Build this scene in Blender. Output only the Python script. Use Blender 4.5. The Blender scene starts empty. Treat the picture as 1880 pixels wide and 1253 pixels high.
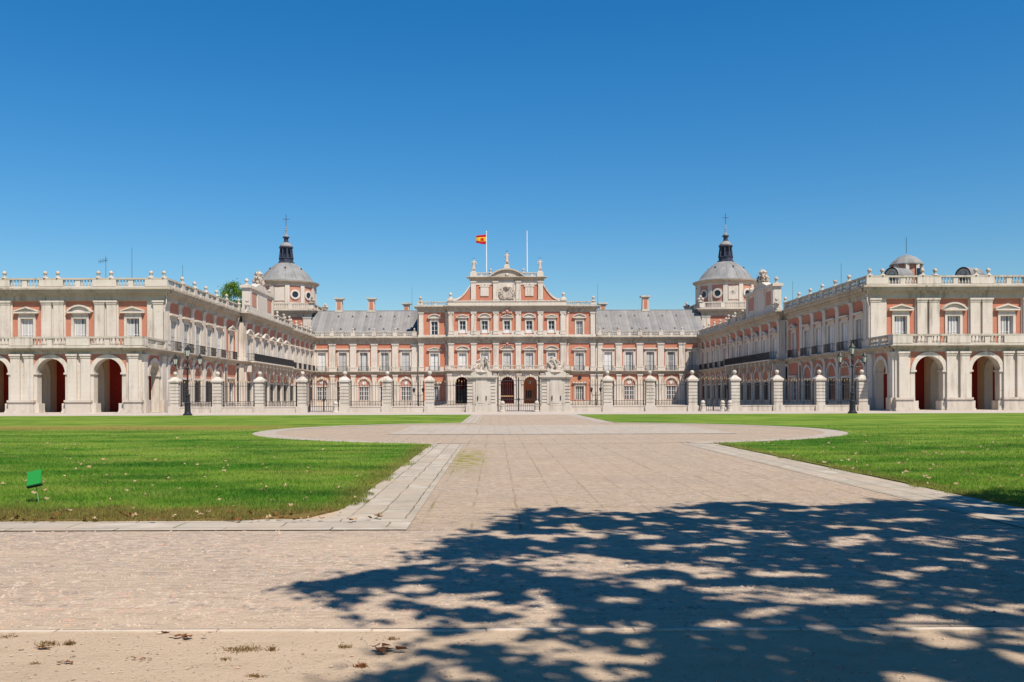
import bpy, bmesh, math, random
import numpy as np
from mathutils import Vector, Matrix
R = math.radians
random.seed(7); rng = np.random.default_rng(7)
SC = bpy.context.scene; COL = SC.collection

# ------------------------------------------------------------------ camera, sky, sun, exposure
H = 1.6; FPX = 1650.0; VX, VY = 909.0, 730.0; ROLL = 0.0031
cd = bpy.data.cameras.new('camera'); cam = bpy.data.objects.new('camera', cd); COL.objects.link(cam)
cd.sensor_width = 36; cd.lens = FPX / 1880 * 36; cd.shift_x = (940 - VX) / 1880; cd.shift_y = (VY - 626.5) / 1880
cd.clip_end = 6000; cd.clip_start = 0.1
cam.matrix_world = Matrix.Translation((0, 0, H)) @ Matrix.Rotation(R(90), 4, 'X') @ Matrix.Rotation(-ROLL, 4, 'Z')
SC.camera = cam
SUN = Vector((0.295, -0.49, 0.82)).normalized()                # direction towards the sun
w = bpy.data.worlds.new('World'); SC.world = w; w.use_nodes = True
sky = w.node_tree.nodes.new('ShaderNodeTexSky'); sky.sky_type = 'NISHITA'; sky.sun_disc = False
sky.sun_elevation = math.asin(SUN.z); sky.sun_rotation = math.atan2(SUN.x, SUN.y)
sky.altitude = 500; sky.air_density = 1.5; sky.dust_density = 0.0; sky.ozone_density = 10.0   # a deep clear blue
bg = w.node_tree.nodes['Background']; bg.inputs[1].default_value = 0.087
hs = w.node_tree.nodes.new('ShaderNodeHueSaturation'); hs.inputs['Saturation'].default_value = 1.27
w.node_tree.links.new(sky.outputs[0], hs.inputs['Color']); w.node_tree.links.new(hs.outputs[0], bg.inputs[0])
ld = bpy.data.lights.new('sun', 'SUN'); lo = bpy.data.objects.new('sun', ld); COL.objects.link(lo)
ld.energy = 5.0; ld.angle = R(0.53); ld.color = (1.0, 0.93, 0.825)
lo.rotation_euler = SUN.to_track_quat('Z', 'Y').to_euler(); lo.location = (40, -60, 100)
SC.view_settings.view_transform = 'Standard'; SC.view_settings.look = 'None'
SC.view_settings.exposure = 0.36; SC.view_settings.gamma = 1.0

def G(px, py):
    """ground point seen at a place of the photograph"""
    y = py + ROLL * (px - 940); Y = FPX * H / (y - VY)
    return (px - VX) / FPX * Y, Y

# ------------------------------------------------------------------ materials
def N(nt, t, ins=None, **kw):
    n = nt.nodes.new(t)
    for k, v in kw.items(): setattr(n, k, v)
    for k, v in (ins or {}).items():
        s = n.inputs[k]
        if hasattr(v, 'is_output'): nt.links.new(v, s)
        else: s.default_value = v
    return n
ALB = 0.86                                 # all base colours below are scaled to real-world albedo by this
def c4(c): return (c[0] * ALB, c[1] * ALB, c[2] * ALB, 1)
class MT:
    def __init__(s, name, rough=0.85, spec=0.2):
        s.m = bpy.data.materials.new(name); s.m.use_nodes = True; s.nt = s.m.node_tree
        s.b = s.nt.nodes['Principled BSDF']; s.b.inputs['Roughness'].default_value = rough
        s.b.inputs['Specular IOR Level'].default_value = spec
        s.pos = N(s.nt, 'ShaderNodeNewGeometry').outputs['Position']
    def noise(s, scale, detail=4, sc=(1, 1, 1), rough=0.55, vec=None):
        v = N(s.nt, 'ShaderNodeMapping', {'Vector': vec or s.pos, 'Scale': sc}).outputs[0]
        return N(s.nt, 'ShaderNodeTexNoise', {'Vector': v, 'Scale': scale, 'Detail': detail, 'Roughness': rough}).outputs['Fac']
    def ramp(s, f, a, b):
        return N(s.nt, 'ShaderNodeMapRange', {'Value': f, 'From Min': a, 'From Max': b}).outputs[0]
    def mix(s, f, a, b, blend='MIX'):
        a = a if hasattr(a, 'is_output') else c4(a); b = b if hasattr(b, 'is_output') else c4(b)
        return N(s.nt, 'ShaderNodeMixRGB', {'Fac': f, 'Color1': a, 'Color2': b}, blend_type=blend).outputs[0]
    def math(s, op, a, b=0.0):
        return N(s.nt, 'ShaderNodeMath', {0: a, 1: b}, operation=op).outputs[0]
    def xyz(s):
        o = N(s.nt, 'ShaderNodeSeparateXYZ', {0: s.pos}).outputs; return o[0], o[1], o[2]
    def bump(s, h, strength, dist=0.02):
        n = N(s.nt, 'ShaderNodeBump', {'Height': h, 'Strength': strength, 'Distance': dist})
        s.nt.links.new(n.outputs[0], s.b.inputs['Normal'])
    def out(s, col):
        if hasattr(col, 'is_output'): s.nt.links.new(col, s.b.inputs['Base Color'])
        else: s.b.inputs['Base Color'].default_value = c4(col)
        return s.m
def plain(name, c, rough=0.6, spec=0.3, metal=0.0, var=0.0):
    m = MT(name, rough, spec); m.b.inputs['Metallic'].default_value = metal
    f = m.noise(1.7, 4)
    d = tuple(x * (1 - max(var, .08)) for x in c)
    return m.out(m.mix(f, c, d))
def stone(name, c1, c2, stain, amt, joint=0.5, jd=0.16):
    m = MT(name, 0.88, 0.15)
    f = m.ramp(m.noise(0.45, 6), 0.35, 0.65)
    col = m.mix(f, c1, c2)
    blk = m.ramp(m.noise(1.1, 2, (1, 1, 1.8)), 0.42, 0.6)
    col = m.mix(m.math('MULTIPLY', blk, .35), col, (c2[0]*1.08, c2[1]*1.02, c2[2]*.98))
    st = m.ramp(m.noise(2.4, 5, (1, 1, 0.10), .65), 0.47, 0.70)
    big = m.ramp(m.noise(0.22, 4), 0.36, 0.60)
    col = m.mix(m.math('MULTIPLY', m.math('MULTIPLY', st, big), amt), col, stain)
    bl = m.ramp(m.noise(3.0, 6, rough=.7), 0.58, 0.72)
    col = m.mix(m.math('MULTIPLY', bl, amt * .55), col, stain)
    if joint:
        x, y, z = m.xyz()
        fr = m.math('FRACT', m.math('DIVIDE', z, joint))
        j = m.math('LESS_THAN', fr, 0.045 / joint)
        col = m.mix(m.math('MULTIPLY', j, jd / .4), col, tuple(v * .62 for v in c1))
    m.bump(m.noise(9, 5), 0.35, 0.03)
    return m.out(col)
M = {}
M['stone'] = stone('pale_limestone', (.69, .62, .535), (.63, .555, .465), (.31, .26, .205), .85, .55, .06)
M['cornice'] = stone('weathered_limestone', (.56, .495, .41), (.47, .405, .32), (.185, .155, .115), .95, 0)
M['bal'] = stone('lichened_limestone', (.58, .525, .445), (.49, .43, .345), (.17, .14, .095), .9, 0)
M['pier'] = stone('pier_limestone', (.61, .555, .48), (.55, .485, .405), (.27, .225, .165), .85, 0)
M['plinth'] = stone('pinkish_plinth_stone', (.635, .56, .48), (.57, .495, .415), (.29, .24, .185), .75, 0)
M['statue'] = stone('carved_stone', (.64, .56, .48), (.50, .42, .34), (.17, .13, .095), .9, 0)
def stucco(name, c1, c2, c3):
    m = MT(name, .9, .1)
    col = m.mix(m.ramp(m.noise(.6, 6), .35, .68), c1, c2)
    col = m.mix(m.math('MULTIPLY', m.ramp(m.noise(2.4, 6, rough=.7), .55, .75), .6), col, c3)
    m.bump(m.noise(14, 4), .3, .02)
    return m.out(col)
M['pink'] = stucco('pink_brick_stucco', (.53, .195, .12), (.505, .225, .145), (.60, .37, .28))
M['pinkpale'] = stucco('faded_pink_stucco', (.54, .27, .195), (.52, .245, .17), (.60, .42, .34))
M['red'] = stucco('deep_red_plaster', (.42, .04, .03), (.34, .036, .028), (.44, .09, .06))
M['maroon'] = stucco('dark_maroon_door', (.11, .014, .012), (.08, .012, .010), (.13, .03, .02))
M['tan'] = stucco('ochre_plaster', (.92, .68, .44), (.84, .60, .38), (.68, .48, .32))
M['orange'] = stucco('orange_plaster', (.78, .24, .09), (.70, .22, .09), (.72, .32, .18))
M['white'] = plain('white_shutter_paint', (.74, .72, .69), .5, .3)
M['shutterold'] = plain('weathered_shutter_paint', (.55, .53, .50), .6, .2, var=.3)
M['curtain'] = plain('pale_curtain', (.62, .60, .57), .6, .2, var=.35)
M['frame'] = plain('white_window_paint', (.78, .76, .73), .5)
M['glass'] = plain('dark_window_glass', (.018, .022, .032), .08, .5)
M['glassgrey'] = plain('grey_window_glass', (.16, .15, .145), .15, .5, var=.4)
M['iron'] = plain('black_wrought_iron', (.018, .018, .022), .5, .4)
M['irongrey'] = plain('weathered_iron', (.05, .047, .045), .6, .3)
M['gilt'] = plain('gilded_spear_tips', (.55, .36, .16), .4, .5)
M['lead'] = None
def lead(name, c1, c2, seam):
    m = MT(name, .85, .12)
    col = m.mix(m.ramp(m.noise(.5, 5, (1, 1, .35)), .35, .65), c1, c2)
    col = m.mix(m.math('MULTIPLY', m.ramp(m.noise(1.6, 6, (1, 1, .15)), .5, .72), .6), col, tuple(v * .6 for v in c1))
    if seam:
        x, y, z = m.xyz()
        fr = m.math('FRACT', m.math('DIVIDE', x, seam))
        col = m.mix(m.math('MULTIPLY', m.math('LESS_THAN', fr, .16), .6), col, tuple(v * .5 for v in c1))
        row = m.math('FLOOR', m.math('DIVIDE', x, seam))
        h = N(m.nt, 'ShaderNodeTexWhiteNoise', {'W': row}, noise_dimensions='1D').outputs['Value']
        col = m.mix(m.math('MULTIPLY', h, .55), col, (c1[0]*1.35, c1[1]*1.3, c1[2]*1.25))
    return m.out(col)
M['lead'] = lead('grey_lead_sheet', (.315, .305, .29), (.215, .21, .205), 0)
M['slate'] = lead('grey_slate_roof', (.27, .255, .24), (.19, .182, .178), .75)
M['darklead'] = lead('dark_blue_lead', (.045, .055, .085), (.075, .085, .115), 0)
M['pole'] = plain('white_pole_paint', (.85, .86, .88), .4)
M['sign'] = plain('green_sign_paint', (.016, .27, .045), .6, .3)
M['signdark'] = plain('dark_green_plastic', (.004, .03, .012), .5)
M['stake'] = plain('pale_green_stake', (.16, .42, .20), .5)
M['lamp'] = plain('milky_lamp_glass', (.62, .60, .56), .3, .5)
M['bark'] = stucco('tree_bark', (.13, .10, .075), (.09, .07, .05), (.2, .17, .13))
def leafmat(name, c1, c2, scale=.8, trans=.35):
    m = MT(name, .6, .25)
    col = m.mix(m.ramp(m.noise(scale, 4), .3, .7), c1, c2)
    m.out(col)
    t = N(m.nt, 'ShaderNodeBsdfTranslucent', {'Color': col}); mx = N(m.nt, 'ShaderNodeMixShader', {0: trans, 1: m.b.outputs[0], 2: t.outputs[0]})
    m.nt.links.new(mx.outputs[0], m.nt.nodes['Material Output'].inputs[0])
    return m.m
M['leaf'] = leafmat('green_leaves', (.045, .085, .018), (.09, .15, .03))
M['dryleaf'] = leafmat('dry_leaves', (.66, .50, .30), (.48, .31, .15), 3, .2)
M['rust'] = leafmat('rust_brown_leaves', (.28, .10, .03), (.16, .07, .03), 5, .2)
M['weed'] = leafmat('dry_weed', (.34, .21, .10), (.20, .14, .05), 6, .3)

def grass_col(m):
    f = m.ramp(m.noise(.22, 7, (.6, 1.0, 1), rough=.68), .42, .58)
    col = m.mix(f, (.055, .215, .011), (.27, .40, .05))
    f2 = m.ramp(m.noise(1.1, 6, (.6, 1.2, 1), rough=.65), .46, .66)
    col = m.mix(m.math('MULTIPLY', f2, .6), col, (.36, .40, .09))
    f3 = m.ramp(m.noise(.42, 6, (.5, 1.1, 3), rough=.68), .51, .62)
    col = m.mix(m.math('MULTIPLY', f3, .85), col, (.018, .135, .010))
    f4 = m.ramp(m.noise(.36, 6, (.45, 1.0, 1), .7), .55, .65)
    col = m.mix(m.math('MULTIPLY', f4, .55), col, (.42, .37, .09))
    x, y, z = m.xyz()
    # sun-dried margin along the kerb stones, and the worn track across the left lawn
    nz = m.math('MULTIPLY', m.math('SUBTRACT', m.noise(1.4, 5), .5), 1.6)
    e = m.ramp(m.math('ADD', y, nz), 13.1, 12.5)
    ex = m.ramp(m.math('ADD', m.math('SUBTRACT', m.math('ABSOLUTE', m.math('SUBTRACT', x, 2.64)), 4.84), m.math('MULTIPLY', nz, .5)), .55, .1)
    inner = m.math('LESS_THAN', y, 32)
    e = m.math('MAXIMUM', e, m.math('MULTIPLY', m.math('MULTIPLY', ex, inner), .6))
    col = m.mix(m.math('MULTIPLY', e, .97), col, m.mix(m.noise(4, 4), (.33, .19, .075), (.22, .18, .05)))
    band = m.ramp(m.math('ABSOLUTE', m.math('ADD', m.math('SUBTRACT', y, m.math('ADD', 47.0, m.math('MULTIPLY', x, -.05))), m.math('MULTIPLY', nz, 2.5))), 5.0, 1.5)
    leftside = m.ramp(x, -9, -13)
    col = m.mix(m.math('MULTIPLY', m.math('MULTIPLY', band, leftside), .9), col, (.40, .26, .08))
    far = m.ramp(y, 22, 60)
    col = m.mix(m.math('MULTIPLY', far, .35), col, (.27, .34, .05))
    return col
m = MT('lawn_turf', .95, .05); cc = grass_col(m); M['lawn'] = m.out(m.mix(m.math('MULTIPLY', m.noise(26, 3), .5), cc, m.mix(.5, cc, (.05, .055, .015)))); m.bump(m.noise(30, 4), .9, .08)
m = MT('grass_blades', .9, .03); cc = grass_col(m); tip = m.mix(m.ramp(m.noise(19, 2), .35, .75), cc, m.mix(.5, cc, (.34, .50, .10)))
m.out(tip); tl = N(m.nt, 'ShaderNodeBsdfTranslucent', {'Color': tip}); mx = N(m.nt, 'ShaderNodeMixShader', {0: .4, 1: m.b.outputs[0], 2: tl.outputs[0]})
m.nt.links.new(mx.outputs[0], m.nt.nodes['Material Output'].inputs[0]); M['blade'] = m.m

def ground_sand():
    m = MT('sandy_dirt', .95, .05)
    col = m.mix(m.ramp(m.noise(.8, 6), .35, .65), (.66, .495, .345), (.61, .455, .315))
    col = m.mix(m.math('MULTIPLY', m.ramp(m.noise(42, 5, rough=.7), .55, .75), .5), col, (.62, .51, .41))
    col = m.mix(m.math('MULTIPLY', m.ramp(m.noise(17, 5, (1, 1.5, 1), rough=.7), .6, .75), .55), col, (.30, .21, .15))
    col = m.mix(m.math('MULTIPLY', m.ramp(m.noise(2.6, 6, (.5, 1.4, 1), rough=.7), .52, .70), .55), col, (.47, .345, .235))
    col = m.mix(m.math('MULTIPLY', m.ramp(m.noise(75, 3, rough=.8), .62, .72), .6), col, (.24, .17, .12))
    m.bump(m.noise(22, 7, rough=.75), .8, .04)
    return m.out(col)
M['sand'] = ground_sand()
def cobbles(name, scale, c1, c2, c3, joints):
    m = MT(name, .9, .1)
    warp = N(m.nt, 'ShaderNodeVectorMath', {0: m.pos, 1: N(m.nt, 'ShaderNodeTexNoise', {'Vector': m.pos, 'Scale': 4.0}).outputs['Color']}, operation='MULTIPLY_ADD')
    v = N(m.nt, 'ShaderNodeTexVoronoi', {'Vector': m.pos, 'Scale': scale, 'Randomness': .95})
    ve = N(m.nt, 'ShaderNodeTexVoronoi', {'Vector': m.pos, 'Scale': scale, 'Randomness': .95}, feature='DISTANCE_TO_EDGE')
    cid = N(m.nt, 'ShaderNodeSeparateColor', {0: v.outputs['Color']}).outputs[0]
    col = m.mix(cid, c1, c2)
    cid2 = N(m.nt, 'ShaderNodeSeparateColor', {0: v.outputs['Color']}).outputs[1]
    col = m.mix(m.math('MULTIPLY', m.math('GREATER_THAN', cid2, .72), .55), col, (.52, .40, .34))
    col = m.mix(m.math('MULTIPLY', m.math('LESS_THAN', cid2, .16), .4), col, (.33, .28, .25))
    edge = m.ramp(ve.outputs['Distance'], .10, .02)
    sand = m.ramp(m.noise(.55, 6, (.7, 1.3, 1), .65), .48, .66)                       # patches where sand covers the stones
    col = m.mix(m.math('MULTIPLY', edge, .12), col, (.30, .225, .165))
    grit = m.ramp(m.noise(11, 7, (.55, 1, 1), rough=.8), .49, .60); col = m.mix(m.math('MULTIPLY', grit, .8), col, (.235, .18, .14))
    grit2 = m.ramp(m.noise(15, 6, (.55, 1, 1), rough=.75), .54, .64); col = m.mix(m.math('MULTIPLY', grit2, .75), col, (.66, .54, .44))
    if not joints:      # sand drifts over the stones along the kerb
        yy_ = m.xyz()[1]; sand = m.math('MAXIMUM', sand, m.ramp(m.math('ADD', yy_, m.math('MULTIPLY', m.math('SUBTRACT', m.noise(1.3, 5), .5), 2.4)), 8.2, 6.6))
    col = m.mix(m.math('MULTIPLY', sand, .9 if not joints else .35), col, (.545, .41, .295))
    big = m.ramp(m.noise(.14, 4), .35, .65)
    col = m.mix(m.math('MULTIPLY', big, .35), col, c3)
    stv = m.noise(6.0, 5, (.35, 2.4, 1), rough=.65); col = m.mix(m.math('MULTIPLY', m.ramp(stv, .50, .66), .50), col, (.30, .225, .165)); col = m.mix(m.math('MULTIPLY', m.ramp(stv, .46, .34), .38), col, (.66, .53, .41))
    patch = m.ramp(m.noise(.33, 6, (.8, 1, 1), rough=.7), .50, .64); col = m.mix(m.math('MULTIPLY', patch, .38), col, (.37, .28, .21))
    if joints:
        x, y, z = m.xyz()
        wob = m.math('MULTIPLY', m.math('SUBTRACT', m.noise(1.6, 3), .5), .09)
        fx = m.math('ABSOLUTE', m.math('SUBTRACT', m.math('FRACT', m.math('DIVIDE', m.math('ADD', x, wob), .62)), .5))
        jx = m.ramp(fx, .040, .018)
        fy = m.math('ABSOLUTE', m.math('SUBTRACT', m.math('FRACT', m.math('DIVIDE', m.math('ADD', y, wob), 5.2)), .5))
        jy = m.math('MULTIPLY', m.ramp(fy, .016, .006), .5)
        rub = m.ramp(m.noise(.7, 5), .42, .66)
        j = m.math('MULTIPLY', m.math('MAXIMUM', jx, jy), m.math('ADD', m.math('MULTIPLY', rub, .62), .10))
        green = m.math('MULTIPLY', m.ramp(m.noise(.35, 3), .52, .66), m.ramp(x, 3.5, -.5))
        col = m.mix(j, col, m.mix(green, (.24, .16, .10), (.17, .19, .035)))
        # tufted moss patch beside the left kerb stones
        mx_ = m.math('MULTIPLY', m.ramp(m.math('ABSOLUTE', m.math('SUBTRACT', x, -.75)), .65, .2), m.ramp(m.math('ABSOLUTE', m.math('SUBTRACT', y, 23.5)), 5, 1.5))
        col = m.mix(m.math('MULTIPLY', mx_, m.ramp(m.noise(3.2, 5), .42, .58)), col, (.26, .235, .035))
    hgt = m.math('MINIMUM', ve.outputs['Distance'], .16)
    m.bump(m.math('ADD', m.math('MULTIPLY', hgt, 1.2), m.math('MULTIPLY', m.noise(14, 7, rough=.75), 1.0)), .55, .05)
    return m.out(col)
M['cobble'] = cobbles('rounded_cobbles', 11, (.60, .465, .335), (.47, .36, .27), (.57, .435, .30), False)
M['avenue'] = cobbles('avenue_paving', 11, (.505, .385, .26), (.42, .32, .225), (.50, .36, .235), True)
def slabs(name, c1, c2, sx, sy, rot=0, moss=.45):
    m = MT(name, .9, .1)
    wv = N(m.nt, 'ShaderNodeTexNoise', {'Vector': m.pos, 'Scale': 1.3, 'Detail': 3.0}).outputs['Color']
    wv = N(m.nt, 'ShaderNodeVectorMath', {0: wv, 1: (.09, .09, 0), 2: m.pos}, operation='MULTIPLY_ADD').outputs[0]
    v = N(m.nt, 'ShaderNodeMapping', {'Vector': wv, 'Rotation': (0, 0, rot)}).outputs[0]
    b = N(m.nt, 'ShaderNodeTexBrick', {'Vector': v, 'Scale': 1.0, 'Mortar Size': .012, 'Mortar Smooth': .2, 'Brick Width': sx, 'Row Height': sy,
          'Color1': c4(c1), 'Color2': c4(c2), 'Mortar': (0, 0, 0, 1)})
    col = m.mix(m.math('MULTIPLY', m.ramp(m.noise(2.5, 7, rough=.7), .42, .62), .75), b.outputs['Color'], tuple(v * .8 for v in c2))
    mossf = m.ramp(m.noise(1.1, 4), .42, .6)
    jc = m.mix(mossf, (.28, .21, .15), (.13, .17, .035))
    brk = m.ramp(m.noise(1.7, 5, rough=.7), .36, .58)
    col = m.mix(m.math('MULTIPLY', m.math('MULTIPLY', b.outputs['Fac'], .9), m.math('ADD', m.math('MULTIPLY', brk, .75), .2)), col, jc)
    dirt = m.ramp(m.noise(.8, 6, rough=.7), .47, .62)
    col = m.mix(m.math('MULTIPLY', dirt, .75), col, (.475, .37, .27))
    pm = m.ramp(m.noise(2.6, 6, rough=.7), .64, .72)
    col = m.mix(m.math('MULTIPLY', pm, moss), col, (.16, .19, .04))
    m.bump(m.math('ADD', m.math('MULTIPLY', b.outputs['Fac'], -1.0), m.math('MULTIPLY', m.noise(12, 5), .4)), .5, .02)
    return m.out(col)
M['slab'] = slabs('pale_edging_slabs', (.55, .475, .38), (.43, .365, .285), .95, .38, R(90))
M['slabx'] = slabs('pale_edging_slabs_across', (.56, .485, .39), (.46, .39, .31), 1.3, .48, 0)
M['slabfar'] = slabs('pale_cross_paving', (.53, .45, .37), (.45, .38, .305), 1.4, .62, 0, .1)
M['kerb'] = stone('pale_kerb_stone', (.72, .62, .51), (.62, .51, .40), (.46, .36, .26), .9, 0)
M['path'] = stone('pale_terrace_paving', (.56, .475, .40), (.50, .415, .34), (.40, .32, .25), .4, 0)

# ------------------------------------------------------------------ mesh builder
def world_off(p):
    v = Vector((0, 0, 0))
    while p is not None: v += p.location; p = p.parent
    return v
class MB:
    def __init__(s, fr=None): s.v = []; s.f = []; s.fr = fr or (lambda u, d, z: (u, d, z))
    def p(s, u, d, z): s.v.append(s.fr(u, d, z)); return len(s.v) - 1
    def quad(s, *pts): s.f.append([s.p(*q) for q in pts])
    def box(s, u0, u1, d0, d1, z0, z1, t=0.0):
        a = [s.p(u, d, z) for z, k in ((z0, 0), (z1, t)) for u, d in ((u0 + k, d0), (u1 - k, d0), (u1 - k, d1 - k), (u0 + k, d1 - k))]
        s.f += [[a[0], a[1], a[2], a[3]], [a[4], a[5], a[6], a[7]]] + [[a[i], a[(i + 1) % 4], a[4 + (i + 1) % 4], a[4 + i]] for i in range(4)]
    def prism(s, poly, d0, d1):
        n = len(poly); A = [s.p(u, d0, z) for u, z in poly]; B = [s.p(u, d1, z) for u, z in poly]
        s.f += [A, B] + [[A[i], A[(i + 1) % n], B[(i + 1) % n], B[i]] for i in range(n)]
    def lathe(s, u, d, prof, n=8, sx=1.0, ph=0.0):
        rings = []
        for r, z in prof:
            rings.append([s.p(u + r * sx * math.cos(2 * math.pi * i / n + ph), d + r * math.sin(2 * math.pi * i / n + ph), z) for i in range(n)])
        for a, b in zip(rings, rings[1:]):
            for i in range(n): s.f.append([a[i], a[(i + 1) % n], b[(i + 1) % n], b[i]])
        s.f.append(rings[0][::-1]); s.f.append(rings[-1])
    def tube(s, pts, r, n=6, r1=None):
        pts = [Vector(s.fr(*q)) for q in pts]; rings = []
        for i, q in enumerate(pts):
            t = (pts[min(i + 1, len(pts) - 1)] - pts[max(i - 1, 0)]).normalized()
            a = t.cross(Vector((0, 0, 1)) if abs(t.z) < .9 else Vector((1, 0, 0))).normalized(); b = t.cross(a)
            rr = r if r1 is None else r + (r1 - r) * i / (len(pts) - 1)
            k0 = len(s.v)
            for k in range(n):
                w_ = q + a * rr * math.cos(2 * math.pi * k / n) + b * rr * math.sin(2 * math.pi * k / n); s.v.append(tuple(w_))
            rings.append(list(range(k0, k0 + n)))
        for a, b in zip(rings, rings[1:]):
            for i in range(n): s.f.append([a[i], a[(i + 1) % n], b[(i + 1) % n], b[i]])
        s.f += [rings[0][::-1], rings[-1]]
    def ball(s, u, d, z, r, n=8, sx=1, sz=1):
        k = max(4, n // 2 + 1)
        s.lathe(u, d, [(max(r * math.sin(math.pi * i / k), r * .02), z - r * sz * math.cos(math.pi * i / k)) for i in range(k + 1)], n, sx)
    def ring(s, uc, zs, r0, r1, d0, d1, n=12, a0=0.0, a1=math.pi):
        for i in range(n):
            t0, t1 = a0 + (a1 - a0) * i / n, a0 + (a1 - a0) * (i + 1) / n
            q = [(uc + r * math.cos(t), zs + r * math.sin(t)) for r, t in ((r0, t0), (r1, t0), (r1, t1), (r0, t1))]
            A = [s.p(u, d1, z) for u, z in q]; B = [s.p(u, d0, z) for u, z in q]
            s.f += [A, [A[1], A[2], B[2], B[1]], [A[0], A[3], B[3], B[0]]]
            if i == 0: s.f.append([A[0], A[1], B[1], B[0]])
            if i == n - 1: s.f.append([A[2], A[3], B[3], B[2]])
    def wall(s, u0, u1, z0, z1, d, t=0.0, holes=()):
        """flat wall with rectangular or arched openings and their reveals; hole = (a, b, zb, zt, arch)"""
        u = u0
        for a, b, zb, zt, arch in sorted(holes):
            if a > u: s.quad((u, d, z0), (a, d, z0), (a, d, z1), (u, d, z1))
            if zb > z0: s.quad((a, d, z0), (b, d, z0), (b, d, zb), (a, d, zb))
            if arch:
                r = (b - a) / 2; uc = (a + b) / 2; n = 14
                pts = [(uc - r * math.cos(math.pi * i / n), zt + r * math.sin(math.pi * i / n)) for i in range(n + 1)]
            else: pts = [(a, zt), (b, zt)]
            for (ua, za), (ub, zc) in zip(pts, pts[1:]): s.quad((ua, d, za), (ub, d, zc), (ub, d, z1), (ua, d, z1))
            if t:
                loop = [(a, zb)] + pts + [(b, zb)]
                for (ua, za), (ub, zc) in zip(loop, loop[1:] + loop[:1]): s.quad((ua, d, za), (ub, d, zc), (ub, d - t, zc), (ua, d - t, za))
            u = b
        if u < u1: s.quad((u, d, z0), (u1, d, z0), (u1, d, z1), (u, d, z1))
    def build(s, name, mat, parent=None, smooth=False, loc=None):
        if not s.v: return None
        off = world_off(parent) if parent is not None else Vector((0, 0, 0))
        if loc is not None: off = off + Vector(loc)
        me = bpy.data.meshes.new(name); me.from_pydata([(x - off.x, y - off.y, z - off.z) for x, y, z in s.v], [], s.f)
        me.materials.append(M[mat]); 
        if smooth: me.polygons.foreach_set('use_smooth', [True] * len(me.polygons))
        o = bpy.data.objects.new(name, me); COL.objects.link(o)
        if loc is not None: o.location = loc
        if parent is not None: o.parent = parent
        return o
def build2(name, parts, parent):
    """several builders joined into one mesh, each with its own material"""
    b = MB(); mi = []
    for j, (q, mat) in enumerate(parts):
        k0 = len(b.v); b.v += q.v; b.f += [[i + k0 for i in f] for f in q.f]; mi += [j] * len(q.f)
    o = b.build(name, parts[0][1], parent)
    for q, mat in parts[1:]: o.data.materials.append(M[mat])
    o.data.polygons.foreach_set('material_index', mi); return o
def tag(o, label=None, cat=None, group=None, kind=None):
    if label: o['label'] = label
    if cat: o['category'] = cat
    if group: o['group'] = group
    if kind: o['kind'] = kind
    return o
def empty(name, loc, label, cat, group=None):
    o = bpy.data.objects.new(name, None); COL.objects.link(o); o.location = loc; o.empty_display_size = .5
    return tag(o, label, cat, group)
def copy_tree(o, parent=None):
    c = o.copy(); COL.objects.link(c)
    if parent is not None: c.parent = parent
    for ch in [x for x in bpy.data.objects if x.parent == o]: copy_tree(ch, c)
    return c
def dup(o, loc, label, rz=None):
    c = copy_tree(o); c.location = loc; c['label'] = label
    if rz is not None: c.rotation_euler.z = rz
    return c
def npmesh(name, verts, k, mat, parent=None):
    n = len(verts) // k; me = bpy.data.meshes.new(name)
    me.vertices.add(n * k); me.vertices.foreach_set('co', np.asarray(verts, 'f4').ravel())
    me.loops.add(n * k); me.loops.foreach_set('vertex_index', np.arange(n * k, dtype='i4'))
    me.polygons.add(n); me.polygons.foreach_set('loop_start', np.arange(0, n * k, k, dtype='i4'))
    me.update(calc_edges=True); me.materials.append(M[mat])
    o = bpy.data.objects.new(name, me); COL.objects.link(o)
    if parent is not None: o.parent = parent
    return o

# ------------------------------------------------------------------ the ground
AX, AHW = 2.64, 3.71                       # avenue axis and half width; edging slabs 1.13 m either side
CX, CY, CR = 2.40, 43.2, 13.6              # round paved place
def sheet(name, poly, z, mat, label, th=None):
    me = bpy.data.meshes.new(name)
    bm = bmesh.new(); vs = [bm.verts.new((x, y, z)) for x, y in poly]; f = bm.faces.new(vs)
    bmesh.ops.triangulate(bm, faces=[f])
    if th:
        n = len(vs); lo_ = [bm.verts.new((x, y, z - th)) for x, y in poly]
        for i in range(n): bm.faces.new((vs[i], vs[(i + 1) % n], lo_[(i + 1) % n], lo_[i]))
    bm.to_mesh(me); bm.free(); me.materials.append(M[mat])
    for p in me.polygons: p.use_smooth = False
    o = bpy.data.objects.new(name, me); COL.objects.link(o)
    return tag(o, label, None, None, 'structure')
def rect(x0, x1, y0, y1): return [(x0, y0), (x1, y0), (x1, y1), (x0, y1)]
sheet('ground', rect(-1500, 1500, -1500, 1500), 0, 'sand', 'sandy beige dirt ground in the foreground')
sheet('cobbled_road', rect(-90, 95, 6.22, 10.8), .004, 'cobble', 'worn cobbled road crossing the foreground')
kb = MB()
x = -40.0
while x < 46:
    L = random.uniform(.5, 1.3); dz = random.uniform(-.006, .004)
    kb.box(x, x + L - .015, 6.145 + random.uniform(-.006, .006), 6.195, -.05, random.choice((.009, .009, .007, .0015)) + dz * .3)
    x += L
tag(kb.build('kerb', 'kerb'), 'thin pale kerb stone line sunk in the dirt', None, None, 'structure')
def arc(a0, a1, r, n=40): return [(CX + r * math.cos(a0 + (a1 - a0) * i / n), CY + r * math.sin(a0 + (a1 - a0) * i / n)) for i in range(n + 1)]
sheet('avenue', rect(AX - AHW, AX + AHW, 10.8, 97.6), .006, 'avenue', 'long paved avenue leading to the gate')
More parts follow.
